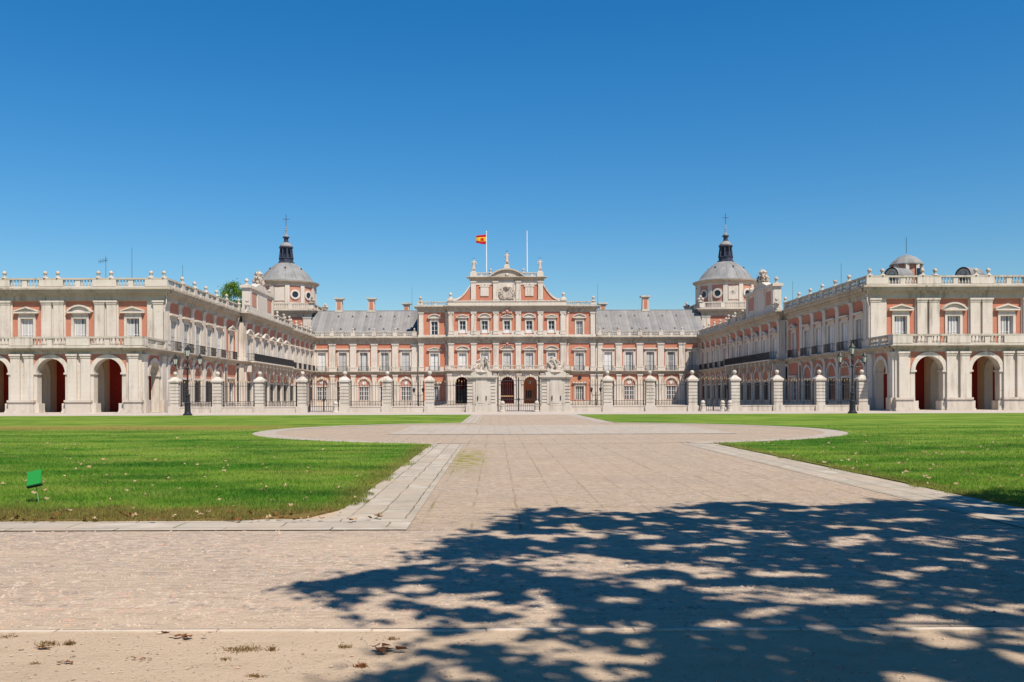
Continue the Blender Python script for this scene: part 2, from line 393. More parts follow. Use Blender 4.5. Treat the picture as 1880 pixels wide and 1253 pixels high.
sheet('round_plaza', arc(0, 2 * math.pi, CR - 1.0, 96)[:-1], .010, 'avenue', 'round paved place across the avenue')
for s in (-1, 1):
    xa, xb = AX + s * AHW, AX + s * (AHW + 1.13)
    side = 'left' if s < 0 else 'right'
    dy_ = math.sqrt((CR - .6) ** 2 - (AHW + .5) ** 2)
    for ya, yb, nm in ((11.2, CY - dy_, 'near'), (CY + dy_, 82, 'far')): sheet('paving_strip', rect(min(xa, xb), max(xa, xb), ya, yb), .012, 'slab', f'pale stone edging along the {side} side of the avenue, {nm} part')
    sheet('paving_strip', rect(-90, xa, 10.8, 11.75) if s < 0 else rect(xa, 95, 10.8, 11.75), .016, 'slabx', f'pale stone edging along the near side of the {side} lawn')
ro = MB(); n = 128
for i in range(n):
    t0, t1 = 2 * math.pi * i / n, 2 * math.pi * (i + 1) / n
    if abs(CR * math.cos((t0 + t1) / 2)) < AHW + .6: continue
    ro.quad(*[(CX + r * math.cos(t), CY + r * math.sin(t), .020) for r, t in ((CR - 1.02, t0), (CR + .05, t0), (CR + .05, t1), (CR - 1.02, t1))])
EDGE = ro.build('plaza_edging', 'slabfar'); tag(EDGE, 'ring of pale edging stones round the paved place', None, None, 'structure')
sheet('cross_paving', rect(CX - 7.0, CX + 8.0, 38.5, 51), .024, 'slabfar', 'pale slab paving band crossing the round place')
sheet('terrace_path', rect(-90, 95, 82, 99.5), .010, 'path', 'pale paved path in front of the railings')
sheet('courtyard', rect(-37.7, 42.9, 99.5, 186.6), .008, 'path', 'pale courtyard floor behind the railings')
LAWN = {}
for s in (-1, 1):
    xe = AX + s * (AHW + 1.10); dx = abs(xe - CX); an = math.acos(dx / CR)
    if s < 0: poly = [(-90, 11.6), (xe - 1.3, 11.6), (xe - .35, 11.9), (xe, 12.9)] + arc(math.pi + an, math.pi - an, CR) + [(xe, 82), (-90, 82)]
    else: poly = [(95, 11.6), (95, 82), (xe, 82)] + arc(an, -an, CR) + [(xe, 12.9), (xe + .35, 11.9), (xe + 1.3, 11.6)]
    sheet('lawn', poly, .035, 'lawn', f"green lawn on the {'left' if s < 0 else 'right'} of the avenue", .03)
# grass blades: dense near the camera, thinning with distance
def in_lawn(x, y):
    a = np.abs(x - AX); r = np.hypot(x - CX, y - CY)
    wig = .10 * np.sin(x * 3.1 + y * 1.7) + .07 * np.sin(x * 7.3 - y * 5.1) + .09 * np.sin(x * 1.3) * np.sin(x * .47 + y) + .05 * np.sin(x * 17 + y * 13)
    corner = (a - (AHW + 1.10)) + (y - 11.6) > 1.0
    return (a > AHW + 1.10 - .06 + wig) & (y > 11.62 + wig) & (r > CR + wig) & corner
nb = 560000
yy = 1 / rng.uniform(1 / 48., 1 / 11.5, nb); xx = (rng.uniform(-350, 2450, nb) - VX) / FPX * yy
k = in_lawn(xx, yy); xx, yy = xx[k], yy[k]; nb = len(xx)
cl = .5 + .5 * np.sin(xx * 2.3 + np.sin(yy * 1.9) * 2) * np.sin(yy * 1.3 + np.sin(xx * 1.1) * 2)
hh = rng.uniform(.025, .06, nb) * (0.75 + .6 * cl); ww = .0045 * np.sqrt(yy / 11.5) * rng.uniform(.7, 1.5, nb); th = rng.uniform(0, math.pi, nb)
lx, ly = rng.normal(0, .45, nb) * hh, rng.normal(0, .45, nb) * hh
V = np.zeros((nb, 3, 3), 'f4')
V[:, 0] = np.stack([xx - ww * np.cos(th), yy - ww * np.sin(th), np.full(nb, .03)], 1)
V[:, 1] = np.stack([xx + ww * np.cos(th), yy + ww * np.sin(th), np.full(nb, .03)], 1)
V[:, 2] = np.stack([xx + lx, yy + ly, .033 + hh], 1)
tag(npmesh('grass', V.reshape(-1, 3), 3, 'blade'), 'short mown green grass blades of the lawns', 'grass', None, 'stuff')
# loose pebbles
npb = 26000
yy = 1 / rng.uniform(1 / 11., 1 / 4.6, npb); xx = (rng.uniform(-50, 1930, npb) - VX) / FPX * yy
keep = (yy > 6.3) | (rng.random(npb) < .35); xx, yy = xx[keep], yy[keep]; npb = len(xx)
rr = (rng.gamma(2.0, .0028, npb) + .002) * np.where(yy < 6.2, .6, 1.0); rot = rng.uniform(0, 6.28, npb)
P6 = np.array([[1.3, 0, .1], [0, 1, .1], [-1.2, .1, .1], [.1, -1, .1], [.15, .1, .75]])
big = (rng.random(npb) < .55) & (yy > 6.7) & (np.sin(xx * 1.1 + 2 * np.sin(yy * .9)) + np.sin(yy * 2.3 + xx * .6) + rng.normal(0, .5, npb) > -.3)
rr = np.where(big, rng.uniform(.014, .036, npb), rr); hf = np.where(big, .28, 1.0)      # the flat tops of larger cobbles
T = [[0, 1, 4], [1, 2, 4], [2, 3, 4], [3, 0, 4]]
V = np.zeros((npb, 12, 3), 'f4')
for i, q in enumerate([t for tt in T for t in tt]):
    a, b, c = P6[q]; V[:, i] = np.stack([xx + rr * (a * np.cos(rot) - b * np.sin(rot)), yy + rr * (a * np.sin(rot) + b * np.cos(rot)), .003 + rr * c * hf], 1)
m = MT('pebbles', .9, .1); h_ = m.noise(7, 2); col = m.mix(m.ramp(h_, .40, .46), (.30, .235, .19), (.46, .36, .28)); col = m.mix(m.ramp(h_, .52, .56), col, (.54, .42, .32)); col = m.mix(m.ramp(m.noise(5.1, 2), .56, .60), col, (.52, .34, .25)); M['pebble'] = m.out(col)
tag(npmesh('gravel', V.reshape(-1, 3), 3, 'pebble'), 'small loose pebbles on the dirt and cobbles', 'gravel', None, 'stuff')
#@@PART2
# ------------------------------------------------------------------ palace: shared pieces
C0 = 2.5                                   # axis of the palace
Z1, Z2, ZP, ZC, ZB = 6.35, 7.05, 12.75, 14.15, 15.3
def front(Y0, s=1): return lambda u, d, z: (C0 + s * u, Y0 - d, z)
def inner(s, a0): return lambda u, d, z: (C0 + s * (a0 - d), u, z)
class Kit:
    """one mesh builder per material of a building"""
    def __init__(k, root): k.root = root; k.mb = {}
    def fr(k, f):
        k.f = f
        for b in k.mb.values(): b.fr = f
        return k
    def __getitem__(k, key):
        if key not in k.mb: k.mb[key] = MB(k.f)
        return k.mb[key]
    def done(k, names):
        for (part, mat), b in list(k.mb.items()): b.build(part, mat, k.root)
WALL, WALLP, STONE, CORN, BAL = ('wall', 'pink'), ('wall', 'pinkpale'), ('stonework', 'stone'), ('cornice', 'cornice'), ('balustrade', 'bal')
def cornice(b, u0, u1, z0, z1, proj, d0=0.0, e0=0, e1=0):
    h = z1 - z0
    for a, c, p in ((0, .42, .12), (.42, .60, .30), (.60, .86, .72), (.86, 1, 1.0)):
        q = p * proj
        b.box(u0 - e0 * q, u1 + e1 * q, d0 - .2, d0 + q, z0 + a * h, z0 + c * h)
def pilaster(b, u, wd, z0, z1, d0=0.0, dd=.24, ped=.85):
    b.box(u - wd / 2, u + wd / 2, d0, d0 + dd, z0 + ped, z1 - .42)
    if ped: b.box(u - wd / 2 - .08, u + wd / 2 + .08, d0, d0 + dd + .1, z0, z0 + ped - .1); b.box(u - wd / 2 - .12, u + wd / 2 + .12, d0, d0 + dd + .15, z0 + ped - .1, z0 + ped)
    b.box(u - wd / 2 - .05, u + wd / 2 + .05, d0, d0 + dd + .06, z1 - .42, z1 - .2); b.box(u - wd / 2 - .12, u + wd / 2 + .12, d0, d0 + dd + .14, z1 - .2, z1)
def balusters(b, u0, u1, z0, z1, d, step=.34, r=.095):
    n = max(1, int((u1 - u0) / step)); h = z1 - z0
    for i in range(n):
        u = u0 + (i + .5) * (u1 - u0) / n
        b.lathe(u, d, [(r * .8, z0), (r * 1.15, z0 + h * .28), (r * .45, z0 + h * .62), (r * .85, z1)], 5)
def balustrade(k, u0, u1, z0, z1, d, posts, pw=.8, mid=.45, e0=0, e1=0, th=.3, step=.34):
    """posts: centres of solid pedestals; balusters fill between, with a small middle block"""
    b = MB(k.f); s = MB(k.f)
    s.box(u0 - e0, u1 + e1, d - th / 2, d + th / 2, z0, z0 + .2)
    b.box(u0 - e0, u1 + e1, d - th / 2 - .05, d + th / 2 + .05, z1 - .2, z1)
    edges = [u0] + [x for p in posts for x in ((p[0], p[1]) if isinstance(p, tuple) else (p - pw / 2, p + pw / 2))] + [u1]
    edges = [min(max(e, u0), u1) for e in edges]
    for i in range(1, len(edges) - 1, 2):
        if edges[i + 1] - edges[i] > .05: s.box(edges[i], edges[i + 1], d - th / 2 - .04, d + th / 2 + .04, z0 + .2, z1 - .2)
    for i in range(0, len(edges), 2):
        a, c = edges[i], edges[i + 1]
        if c - a < .4: continue
        if mid and c - a > 2.2:
            m_ = (a + c) / 2; s.box(m_ - mid / 2, m_ + mid / 2, d - th / 2 + .03, d + th / 2 - .03, z0 + .2, z1 - .2)
            balusters(b, a, m_ - mid / 2, z0 + .2, z1 - .2, d, step); balusters(b, m_ + mid / 2, c, z0 + .2, z1 - .2, d, step)
        else: balusters(b, a, c, z0 + .2, z1 - .2, d, step)
    build2('balustrade', [(b, 'bal'), (s, 'stone')], k.root)
_ball = None
def finial(root, x, y, z, sc=1.0):
    global _ball
    if _ball is None:
        b = MB(); b.box(-.3, .3, -.3, .3, 0, .16); b.lathe(0, 0, [(.26, .16), (.16, .26), (.12, .36), (.2, .44)], 10)
        b.ball(0, 0, .68, .29, 10); b.lathe(0, 0, [(.06, .95), (.02, 1.05)], 6)
        _ball = b.build('finial', 'statue', None, True, (0, 0, 0)); COL.objects.unlink(_ball)
    o = _ball.copy(); COL.objects.link(o); off = world_off(root); o.parent = root
    o.location = (x - off.x, y - off.y, z - off.z); o.scale = (sc * .84,) * 3; o.rotation_euler.z = random.uniform(0, 1)
    return o
def pediment(b, u, wd, z, d0, kind, proj=.42, rise=.72):
    h = wd / 2
    if kind == 'flat': b.box(u - h, u + h, d0, d0 + proj, z, z + .24); return
    b.box(u - h, u + h, d0, d0 + proj, z, z + .18)
    if kind == 'tri':
        b.prism([(u - h + .12, z + .18), (u + h - .12, z + .18), (u, z + rise - .1)], d0, d0 + proj * .45)
        for sg in (-1, 1): b.prism([(u + sg * h, z + .18), (u + sg * h, z + .32), (u, z + rise + .06), (u, z + rise - .12)], d0, d0 + proj)
    else:
        n = 8; r = (h * h + rise * rise) / (2 * rise); zc = z + .18 + rise - .1 - r; a = math.asin(min(1, h / r))
        arcp = [(u + r * math.sin(-a + 2 * a * i / n), zc + r * math.cos(-a + 2 * a * i / n)) for i in range(n + 1)]
        b.prism([(q[0] * .96 + u * .04, q[1] - .06) for q in arcp], d0, d0 + proj * .45)
        b.ring(u, zc, r - .02, r + .16, d0, d0 + proj, n, math.pi / 2 - a, math.pi / 2 + a)
def window(root, fr, u, z0, z1, wd, ped, fill, d0=0.0, case=.28, pw=None, rec=.26, sill=False):
    b = MB(fr); h = wd / 2
    for sg in (-1, 1): b.box(u + sg * h, u + sg * (h + case), d0 - .32, d0 + .12, z0, z1)
    b.box(u - h - case, u + h + case, d0 - .32, d0 + .13, z1, z1 + case)
    b.box(u - h - case + .05, u + h + case - .05, d0 - .02, d0 + .1, z1 + case, z1 + case + .3)
    if sill: b.box(u - h - case - .05, u + h + case + .05, d0 - .02, d0 + .2, z0 - .2, z0)
    if ped: pediment(b, u, pw or wd + 2 * case + .6, z1 + case + .3, d0, ped)
    wo = b.build('window', 'stone', root)
    p = MB(fr)
    if fill == 'shutter':
        p.box(u - h, u + h, d0 - rec - .06, d0 - rec, z0, z1)
        for k in range(2):
            c = u + (k - .5) * h
            p.box(c - h * .40, c + h * .40, d0 - rec, d0 - rec + .035, z0 + .1, z0 + (z1 - z0) * .45); p.box(c - h * .40, c + h * .40, d0 - rec, d0 - rec + .035, z0 + (z1 - z0) * .49, z1 - .12)
        p.build('shutter', random.choice(('white', 'white', 'curtain', 'shutterold')), wo)
        g = MB(fr); gw = random.choice((.02, .02, .03, .07)); g.box(u - gw, u + gw, d0 - rec + .002, d0 - rec + .012, z0 + .02, z1 - .02); g.build('shutter_gap', 'irongrey', wo)
    else:
        p.box(u - h, u + h, d0 - rec - .06, d0 - rec, z0, z1); p.build('pane', {'dark': 'glass', 'grey': 'glassgrey', 'curtain': 'glassgrey'}[fill], wo)
        if fill == 'curtain':
            cq = MB(fr)
            for i in range(4):
                if random.random() < .62: x = u - h + wd * i / 4; cq.box(x + .05, x + wd / 4 - random.choice((.05, .12)), d0 - rec, d0 - rec + .012, z0 + .05, z1 - random.choice((.05, .05, .6)))
            cq.build('curtain', 'curtain', wo)
        g = MB(fr); f = .05 if wd < 1.7 else .06
        for x in (-h, -f / 2 - .04, h - f - .04): g.box(u + x, u + x + f + .04, d0 - rec, d0 - rec + .05, z0, z1)
        nz = 3 if fill == 'dark' else 2
        for i in range(nz + 1):
            zz = z0 + (z1 - z0 - f) * i / nz; g.box(u - h + f + .04, u + h - f - .04, d0 - rec, d0 - rec + .046, zz, zz + f)
        for x in (-h / 2, h / 2) if fill != 'dark' else (): g.box(u + x - .035, u + x + .035, d0 - rec, d0 - rec + .042, z0, z1)
        g.build('glazing_bars', 'frame', wo)
    return wo
def railing(parent, fr, u0, u1, d0, d1, z0, z1, step=.14, r=.022, mat='iron', name='railing', rail=.05):
    """iron balcony cage: front between u0..u1 at d1 and two returns to d0"""
    b = MB(fr)
    def bar(u, d): b.box(u - r, u + r, d - r, d + r, z0, z1)
    n = max(2, int((u1 - u0) / step))
    for i in range(n + 1): bar(u0 + (u1 - u0) * i / n, d1)
    m_ = max(1, int((d1 - d0) / step))
    for i in range(m_):
        for uu in (u0, u1): bar(uu, d0 + (d1 - d0) * (i + .3) / m_)
    for zz in (z0, z1 - rail, ):
        b.box(u0 - r, u1 + r, d1 - r - .012, d1 + r + .012, zz, zz + rail)
        for uu in (u0, u1): b.box(uu - r - .012, uu + r + .012, d0, d1 - r - .012, zz, zz + rail)
    return b.build(name, mat, parent)
def balcony(root, fr, u, wd, d1, z, h=1.1, step=.17, r=.018, mat='iron'):
    s = MB(fr); s.box(u - wd / 2 - .08, u + wd / 2 + .08, 0, d1 + .08, z - .14, z); so = s.build('balcony', 'stone', root)
    railing(so, fr, u - wd / 2, u + wd / 2, 0.05, d1, z, z + h, step, r, mat)
    return so
def upper_bay(k, u, hw, pil, wd, ped, side, fill, zt=10.95, top=ZP, rec=.26):
    fr = k.f
    k[WALL].wall(u - hw, u + hw, Z2, top, 0, 0, [(u - wd / 2, u + wd / 2, Z2 + .05, zt, False)])
    if side:
        for sg in (-1, 1):
            a, c = u + sg * (wd / 2 + .27), u + sg * (hw - pil / 2 - side)
            k[STONE].box(min(a, c), max(a, c), -.02, .07, Z2, zt + .2)
        k[STONE].box(u - hw + pil / 2 + .05, u - wd / 2 - .3, -.02, .1, Z2, Z2 + .8); k[STONE].box(u + wd / 2 + .3, u + hw - pil / 2 - .05, -.02, .1, Z2, Z2 + .8)
    return window(k.root, fr, u, Z2 + .05, zt, wd, ped, fill, rec=rec)
def ground_bay(k, u, hw, r, fill, spring=4.3, grille=False, tymp=('tympanum', 'pink'), oculus=False, aw=.42):
    fr = k.f
    k[WALL].wall(u - hw, u + hw, 0, Z1, 0, 0, [(u - r, u + r, 0, spring, True)])
    s = k[STONE]
    s.ring(u, spring, r, r + aw, -.22, .12, 12)
    for sg in (-1, 1):
        s.box(*sorted((u + sg * r, u + sg * (hw - .02))), -.22, .08, 1.0, spring - .18); s.box(*sorted((u + sg * r, u + sg * (hw - .02))), -.21, .16, spring - .18, spring + .02)
        s.box(*sorted((u + sg * r, u + sg * (hw - .02))), -.02, .22, 0, 1.0)
    s.box(u - .2, u + .2, .02, .2, spring + r - .05, spring + r + aw + .06)
    s.box(u - r + .004, u + r - .004, -.3, -.06, 0, .95); s.box(u - r + .004, u + r - .004, -.3, .0, .95, 1.05)
    t = MB(fr); t.box(u - r, u + r, -.26, -.16, 4.12, spring + r + .02)
    s.box(u - r + .004, u + r - .004, -.3, -.02, 3.86, 4.12)
    b = MB(fr)
    for sg in (-1, 1): b.box(*sorted((u + sg * r, u + sg * (r - .14))), -.3, -.12, 1.05, 3.86)
    b.box(u - r + .145, u + r - .145, -.3, -.13, 3.76, 3.86); b.box(u - r + .145, u + r - .145, -.3, -.13, 1.05, 1.12)
    wo = b.build('window', 'pinkpale' if oculus else 'stone', k.root); h = r - .14; t.build('tympanum', tymp[1], wo)
    p = MB(fr); p.box(u - h, u + h, -.27, -.2, 1.05, 3.86); p.build('pane', {'dark': 'glass', 'grey': 'glassgrey'}[fill], wo)
    g = MB(fr)
    if grille:
        for i in range(1, 10): x = u - h + 2 * h * i / 10; g.box(x - .018, x + .018, -.11, -.07, 1.05, 3.86)
        for zz in (1.6, 2.4, 3.2): g.box(u - h, u + h, -.125, -.112, zz, zz + .05)
        g.build('grille', 'irongrey', wo)
    else:
        for x in (-h, -.07, h - .14): g.box(u + x, u + x + .14, -.2, -.13, 1.05, 3.86)
        for zz in (1.05, 2.0, 2.9, 3.76): g.box(u - h, u + h, -.195, -.15, zz, zz + .09)
        for x in (-h / 2, h / 2): g.box(u + x - .03, u + x + .03, -.19, -.155, 1.05, 3.86)
        g.build('glazing_bars', 'frame', wo)
    if oculus:
        o = MB(fr); o.ring(u, 4.72, .0, .42, -.17, -.12, 14, 0, 2 * math.pi); o.build('roundel', 'white', wo)
    return wo

# ------------------------------------------------------------------ the two wings
def wing(s):
    side = 'left' if s < 0 else 'right'
    root = empty('palace_wing', (C0 + s * 46, 140, 0), f"long {'sunlit' if s < 0 else 'shaded'} palace wing with black balconies and an arcaded end", 'palace wing')
    k = Kit(root); A0, AM = 40.2, 39.2
    FE, FA, FI, FM = front(102.5, s), front(95.9, s), inner(s, A0), inner(s, AM)
    BC = [43.8 + 6.05 * i for i in range(4)]; AEND = BC[-1] + 3.0
    # solid masses behind the facades
    k.fr(front(0, s)); c = k[('core', 'stone')]
    c.box(A0 + .55, AEND, -126, -103.1, 0, ZC - .2); c.box(A0 + .56, A0 + 13, -186.2, -126.0, 0, ZC - .2)
    r = k[('roof', 'lead')]
    r.box(A0 + .6, AEND - .2, -125.8, -103.2, ZC - .2, ZC + .1); r.box(A0 + .62, A0 + 12.8, -186.3, -125.9, ZC - .2, ZC + .12)
    r.prism([(A0 + 1.6, ZC + .12), (A0 + 12, ZC + .12), (A0 + 6.8, ZC + 1.3)], -186, -126.2)
    # --- inner face: sections A, P1, M, P2, B
    k.fr(FI); st = k[STONE]
    secA = [105.2 + 4.4 * i for i in range(5)]; secB = [166.8 + 4.33 * i for i in range(5)]
    for i, u in enumerate(secA):
        hw = 2.2; upper_bay(k, u, hw, 1.1, 1.7, 'flat', .02, 'shutter', 10.6, rec=.12); ground_bay(k, u, hw, 1.5, 'dark', 4.15, grille=True, aw=.28)
        balcony(root, FI, u, 2.2, .62, Z2 + .08)
    for u in secB:
        hw = 2.165; upper_bay(k, u, hw, 1.1, 1.7, 'flat', .02, 'shutter', 10.6, rec=.12); ground_bay(k, u, hw, 1.5, 'dark', 4.15, grille=True, aw=.28)
        balcony(root, FI, u, 2.2, .62, Z2 + .08)
    for u, u0, u1 in ((128.2, 124.95, 131.4), (162.0, 159.4, 164.635)):
        k[WALL].wall(u0, u1, Z2, ZP, 0, 0, [(u - .8, u + .8, Z2 + .05, 10.6, False)]); window(root, FI, u, Z2 + .05, 10.6, 1.6, 'tri', 'shutter'); balcony(root, FI, u, 2.2, .62, Z2 + .08)
        k[WALL].wall(u0, u1, 0, Z1, 0, 0, [(u - 1.05, u + 1.05, 1.05, 3.8, False)]); window(root, FI, u, 1.05, 3.8, 2.1, 'flat', 'dark', case=.25, sill=True)
        for x0, x1 in ((u0, u0 + 1.0), (u1 - 1.0, u1)): st.box(x0 + .02, x1 - .02, -.02, .2, 0, Z1)
        st.box(u0, u1, -.02, .14, 0, .9)
    st.box(102.5, 103.0, -.02, .10, 0, Z1); st.box(102.5, 103.0, -.02, .1, Z2, ZP)
    k[WALL].wall(102.5, 103.0, 0, ZP, 0); k[WALL].wall(188.2 - 4.33 + 1.0, 186.5, 0, ZP, 0)
    for u in [103.05 + .35] + [107.4 + 4.4 * i for i in range(4)] + [125.1, 131.0, 160.0, 164.6] + [168.965 + 4.33 * i for i in range(4)] + [185.8]:
        pilaster(st, u, 1.05 if 104 < u < 185 else .9, Z2, ZP, dd=.16); pilaster(st, u, .72, 0, Z1, dd=.2, ped=1.0)
    finposts = [107.4 + 4.4 * i for i in range(4)] + [125.1, 131.0, 160.0, 164.6] + [168.965 + 4.33 * i for i in range(4)]
    cornice(k[CORN], 102.5, 131.4, ZP, ZC, 1.0); cornice(k[CORN], 159.4, 186.5, ZP, ZC, 1.0)
    cornice(k[CORN], 102.5, 131.4, Z1, Z2, .75); cornice(k[CORN], 159.4, 186.5, Z1, Z2, .75)
    balustrade(k, 102.5, 131.3, ZC, ZB, .35, [107.4, 111.8, 116.2, 120.6, 125.1, 130.9], 1.0, mid=.5)
    balustrade(k, 159.5, 186.1, ZC, ZB, .35, [160.0, 164.6] + [168.965 + 4.33 * i for i in range(4)], 1.0, mid=.5)
    for u in finposts: finial(root, *FI(u, .35, ZB))
    # projecting middle section
    k.fr(FM); st = k[STONE]; M6 = [133.75 + 4.66 * i for i in range(6)]
    for i, u in enumerate(M6):
        upper_bay(k, u, 2.33, 1.1, 1.7, 'seg' if i % 2 == 0 else 'tri', .16, 'shutter', 10.3, rec=.12); ground_bay(k, u, 2.33, 1.55, 'dark', 4.15, grille=True, aw=.28)
    for u in [131.95] + [136.08 + 4.66 * i for i in range(5)] + [158.85]:
        pilaster(st, u, .95, Z2, ZP, dd=.16); pilaster(st, u, .76, 0, Z1, dd=.2, ped=1.0)
        for sg in (-.0,): st.prism([(u - .18, Z1), (u + .18, Z1), (u + .18, Z1 - .9), (u - .18, Z1 - .9)], .3, .95)
    cornice(k[CORN], 131.4, 159.4, ZP, ZC, 1.0, 0, 1, 1); cornice(k[CORN], 131.4, 159.4, Z1, Z2, .75, 0, 1, 1)
    for e, sg in ((131.4, -1), (159.4, 1)):      # return walls of the projection
        k[WALL].quad((e, 0, 0), (e, -1.0, 0), (e, -1.0, ZP), (e, 0, ZP)); st.box(*sorted((e, e + sg * .2)), -.72, -.02, 0, ZP)
    sb = MB(FM); sb.box(132.4, 158.4, .76, 1.35, Z2 - .16, Z2 + .02)
    for i in range(12): sb.prism([(133.2 + 2.22 * i, Z2 - .16), (133.5 + 2.22 * i, Z2 - .16), (133.5 + 2.22 * i, Z2 - .7), (133.2 + 2.22 * i, Z2 - .7)], .3, 1.2)
    lb = sb.build('balcony', 'stone', root); railing(lb, FM, 132.5, 158.3, .1, 1.25, Z2 + .05, Z2 + 1.15, .17, .018)
    # attic over the middle section with a carved trophy
    at0, at1, zt = 133.5, 148.0, 18.0
    at = MB(FM); at.box(at0, at1, -.85, .2, ZC, zt); at.box(at0 - .3, at1 + .3, -1.1, .5, zt, zt + .42); at.box(at0 - .1, at1 + .1, -.95, .34, ZC, ZC + .9)
    mid = (at0 + at1) / 2
    at.box(mid - 2.9, mid + 2.9, .2, .32, ZC + .9, zt)
    for sg in (-1, 1): at.box(*sorted((mid + sg * 7.2, mid + sg * 6.2)), .2, .36, ZC + .9, zt)
    at.prism([(mid - 4.2, zt + .42), (mid + 4.2, zt + .42), (mid + 2.4, zt + .95), (mid, zt + 1.75), (mid - 2.4, zt + .95)], -.9, .3)
    ao = at.build('attic', 'stone', root)
    for sg in (-1, 1): ap = MB(FM); ap.box(*sorted((mid + sg * 5.9, mid + sg * 3.3)), .2, .24, ZC + 1.3, zt - .5); ap.build('attic_panel', 'pinkpale', ao)
    trophy(root, FM(mid, -.3, zt + 1.25), 1.15, s)
    for u in (at0 + .5, at1 - .5): finial(root, *FM(u, -.3, zt + .42), 1.25)
    balustrade(k, 131.3, at0 - .35, ZC, ZB, .35, [131.8], 1.0, 0, .35, 0); balustrade(k, at1 + .35, 159.5, ZC, ZB, .35, [150.06, 154.7, 159.0], 1.0, .5, 0, .35)
    for u in (131.9, 150.06, 154.7, 158.9): finial(root, *FM(u, .35, ZB))
    # --- upper front of the end pavilion
    k.fr(FE); st = k[STONE]
    holes = [(c - 1.63, c + 1.63, Z2 + .0, ZP - .0, False) for c in BC]
    for i, u in enumerate(BC):
        k[WALL].wall(u - 1.63, u + 1.63, Z2, ZP, -.12, 0, [(u - .72, u + .72, Z2 + .05, 10.75, False)])
        window(root, FE, u, Z2 + .05, 10.75, 1.44, ('tri', 'seg')[(i + (0 if s > 0 else 0)) % 2], 'curtain', -.12, pw=2.75)
        st.box(u - 1.66, u + 1.66, -.3, .02, ZP - .03, ZP)
    st.box(A0, BC[0] - 1.63, -.3, 0, Z2, ZP)
    for a, b in zip(BC, BC[1:]): st.box(a + 1.63, b - 1.63, -.3, 0, Z2, ZP)
    st.box(BC[-1] + 1.63, AEND, -.3, 0, Z2, ZP)
    for u in [A0 + .62, A0 + 1.62] + [q for a, b in zip(BC, BC[1:]) for q in ((a + b) / 2 - .68, (a + b) / 2 + .68)] + [AEND - .7]:
        if abs(u - A0 - 1.62) < .01: continue
        pilaster(st, u, 1.1, Z2, ZP)
    cornice(k[CORN], A0, AEND, ZP, ZC, 1.0, 0, 1, 0)
    posts = [(A0 - .5, A0 + 2.0)] + [((a + b) / 2 - 1.35, (a + b) / 2 + 1.35) for a, b in zip(BC, BC[1:])] + [(AEND - 1.4, AEND)]
    balustrade(k, A0 - .5, AEND, ZC, ZB, .35, posts, mid=.55)
    for a, b in zip(BC, BC[1:]):
        m_ = (a + b) / 2
        for q in (-.72, .72): finial(root, *FE(m_ + q, .35, ZB))
    for q in (-.1, 1.35): finial(root, *FE(A0 + q, .35, ZB))
    # --- arcade in front of it, carrying the terrace
    k.fr(FA); st = k[STONE]
    for u in BC:
        k[WALL].wall(u - 1.98, u + 1.98, 4.2, Z1, 0, 0, [(u - 1.58, u + 1.58, 4.2, 4.38, True)])
        st.ring(u, 4.38, 1.5, 1.95, -.95, .13, 16)
        for sg in (-1, 1):
            st.box(*sorted((u + sg * 1.5, u + sg * 1.98)), -.94, .02, 0, 4.18); st.box(*sorted((u + sg * 1.38, u + sg * 1.98)), -1.0, .16, 4.18, 4.38)
            st.box(*sorted((u + sg * 1.22, u + sg * 1.98)), -1.05, .22, 0, 1.1); st.box(*sorted((u + sg * 1.18, u + sg * 1.98)), -1.06, .3, 0, .3)
    bounds = [A0] + [(a + b) / 2 for a, b in zip(BC, BC[1:])]
    edges = [(A0, BC[0] - 1.98)] + [(a + 1.98, b - 1.98) for a, b in zip(BC, BC[1:])] + [(BC[-1] + 1.98, AEND)]
    for i, (a, b) in enumerate(edges):
        pl = MB(FA)
        st.box(a, b, -.95, 0, 0, Z1)
        m_ = (a + b) / 2; W_ = 1.32 if 0 < i < len(edges) - 1 else (b - a) / 2 + .12
        us = (m_ - .72, m_ + .72) if 0 < i < len(edges) - 1 else (m_,)
        for u in us: pilaster(st, u, .98, 1.45, Z1, 0, .26, 0)
        plc = pl; pl.box(m_ - W_, m_ + W_, 0, .5, .38, 1.22); pl.box(m_ - W_ - .1, m_ + W_ + .1, 0, .62, 0, .38); pl.box(m_ - W_ - .1, m_ + W_ + .1, 0, .62, 1.22, 1.45); pl.build('plinth', 'plinth', root)
    cornice(k[CORN], A0, AEND, Z1, Z2, .75, 0, 1, 0)
    posts = [(A0 - .4, A0 + 1.7)] + [((a + b) / 2 - 1.25, (a + b) / 2 + 1.25) for a, b in zip(BC, BC[1:])] + [(AEND - 1.5, AEND)]
    balustrade(k, A0 - .4, AEND, Z2, 8.2, .25, posts, mid=.5)
    fl = k[('terrace', 'path')]; fl.box(A0 + .1, AEND, -6.58, -.2, Z1 + .05, Z2 - .03)
    fs = k[('arcade_floor', 'plinth')]; fs.box(A0 - .3, AEND, -6.5, .9, 0, .10)
    # side arch of the arcade
    FS = inner(s, A0); k.fr(FS); st = k[STONE]
    uc = 99.35; k[WALL].wall(uc - 1.6, uc + 1.6, 4.2, Z1, .003, 0, [(uc - 1.45, uc + 1.45, 4.2, 4.25, True)])
    st.ring(uc, 4.25, 1.4, 1.85, -.9, .13, 14); st.box(96.86, uc - 1.45, -.88, 0, 0, Z1); st.box(uc + 1.45, 102.48, -.88, 0, 0, Z1)
    st.box(uc - 1.85, uc - 1.3, -.9, .14, 4.05, 4.25); st.box(uc + 1.3, uc + 1.85, -.9, .14, 4.05, 4.25)
    for u in (96.5, 101.75): pilaster(st, u, .95, 1.45, Z1, 0, .24, 0); pb = MB(FS); pb.box(u - .6, u + .62, 0, .48, 0, 1.45); pb.build('plinth', 'plinth', root)
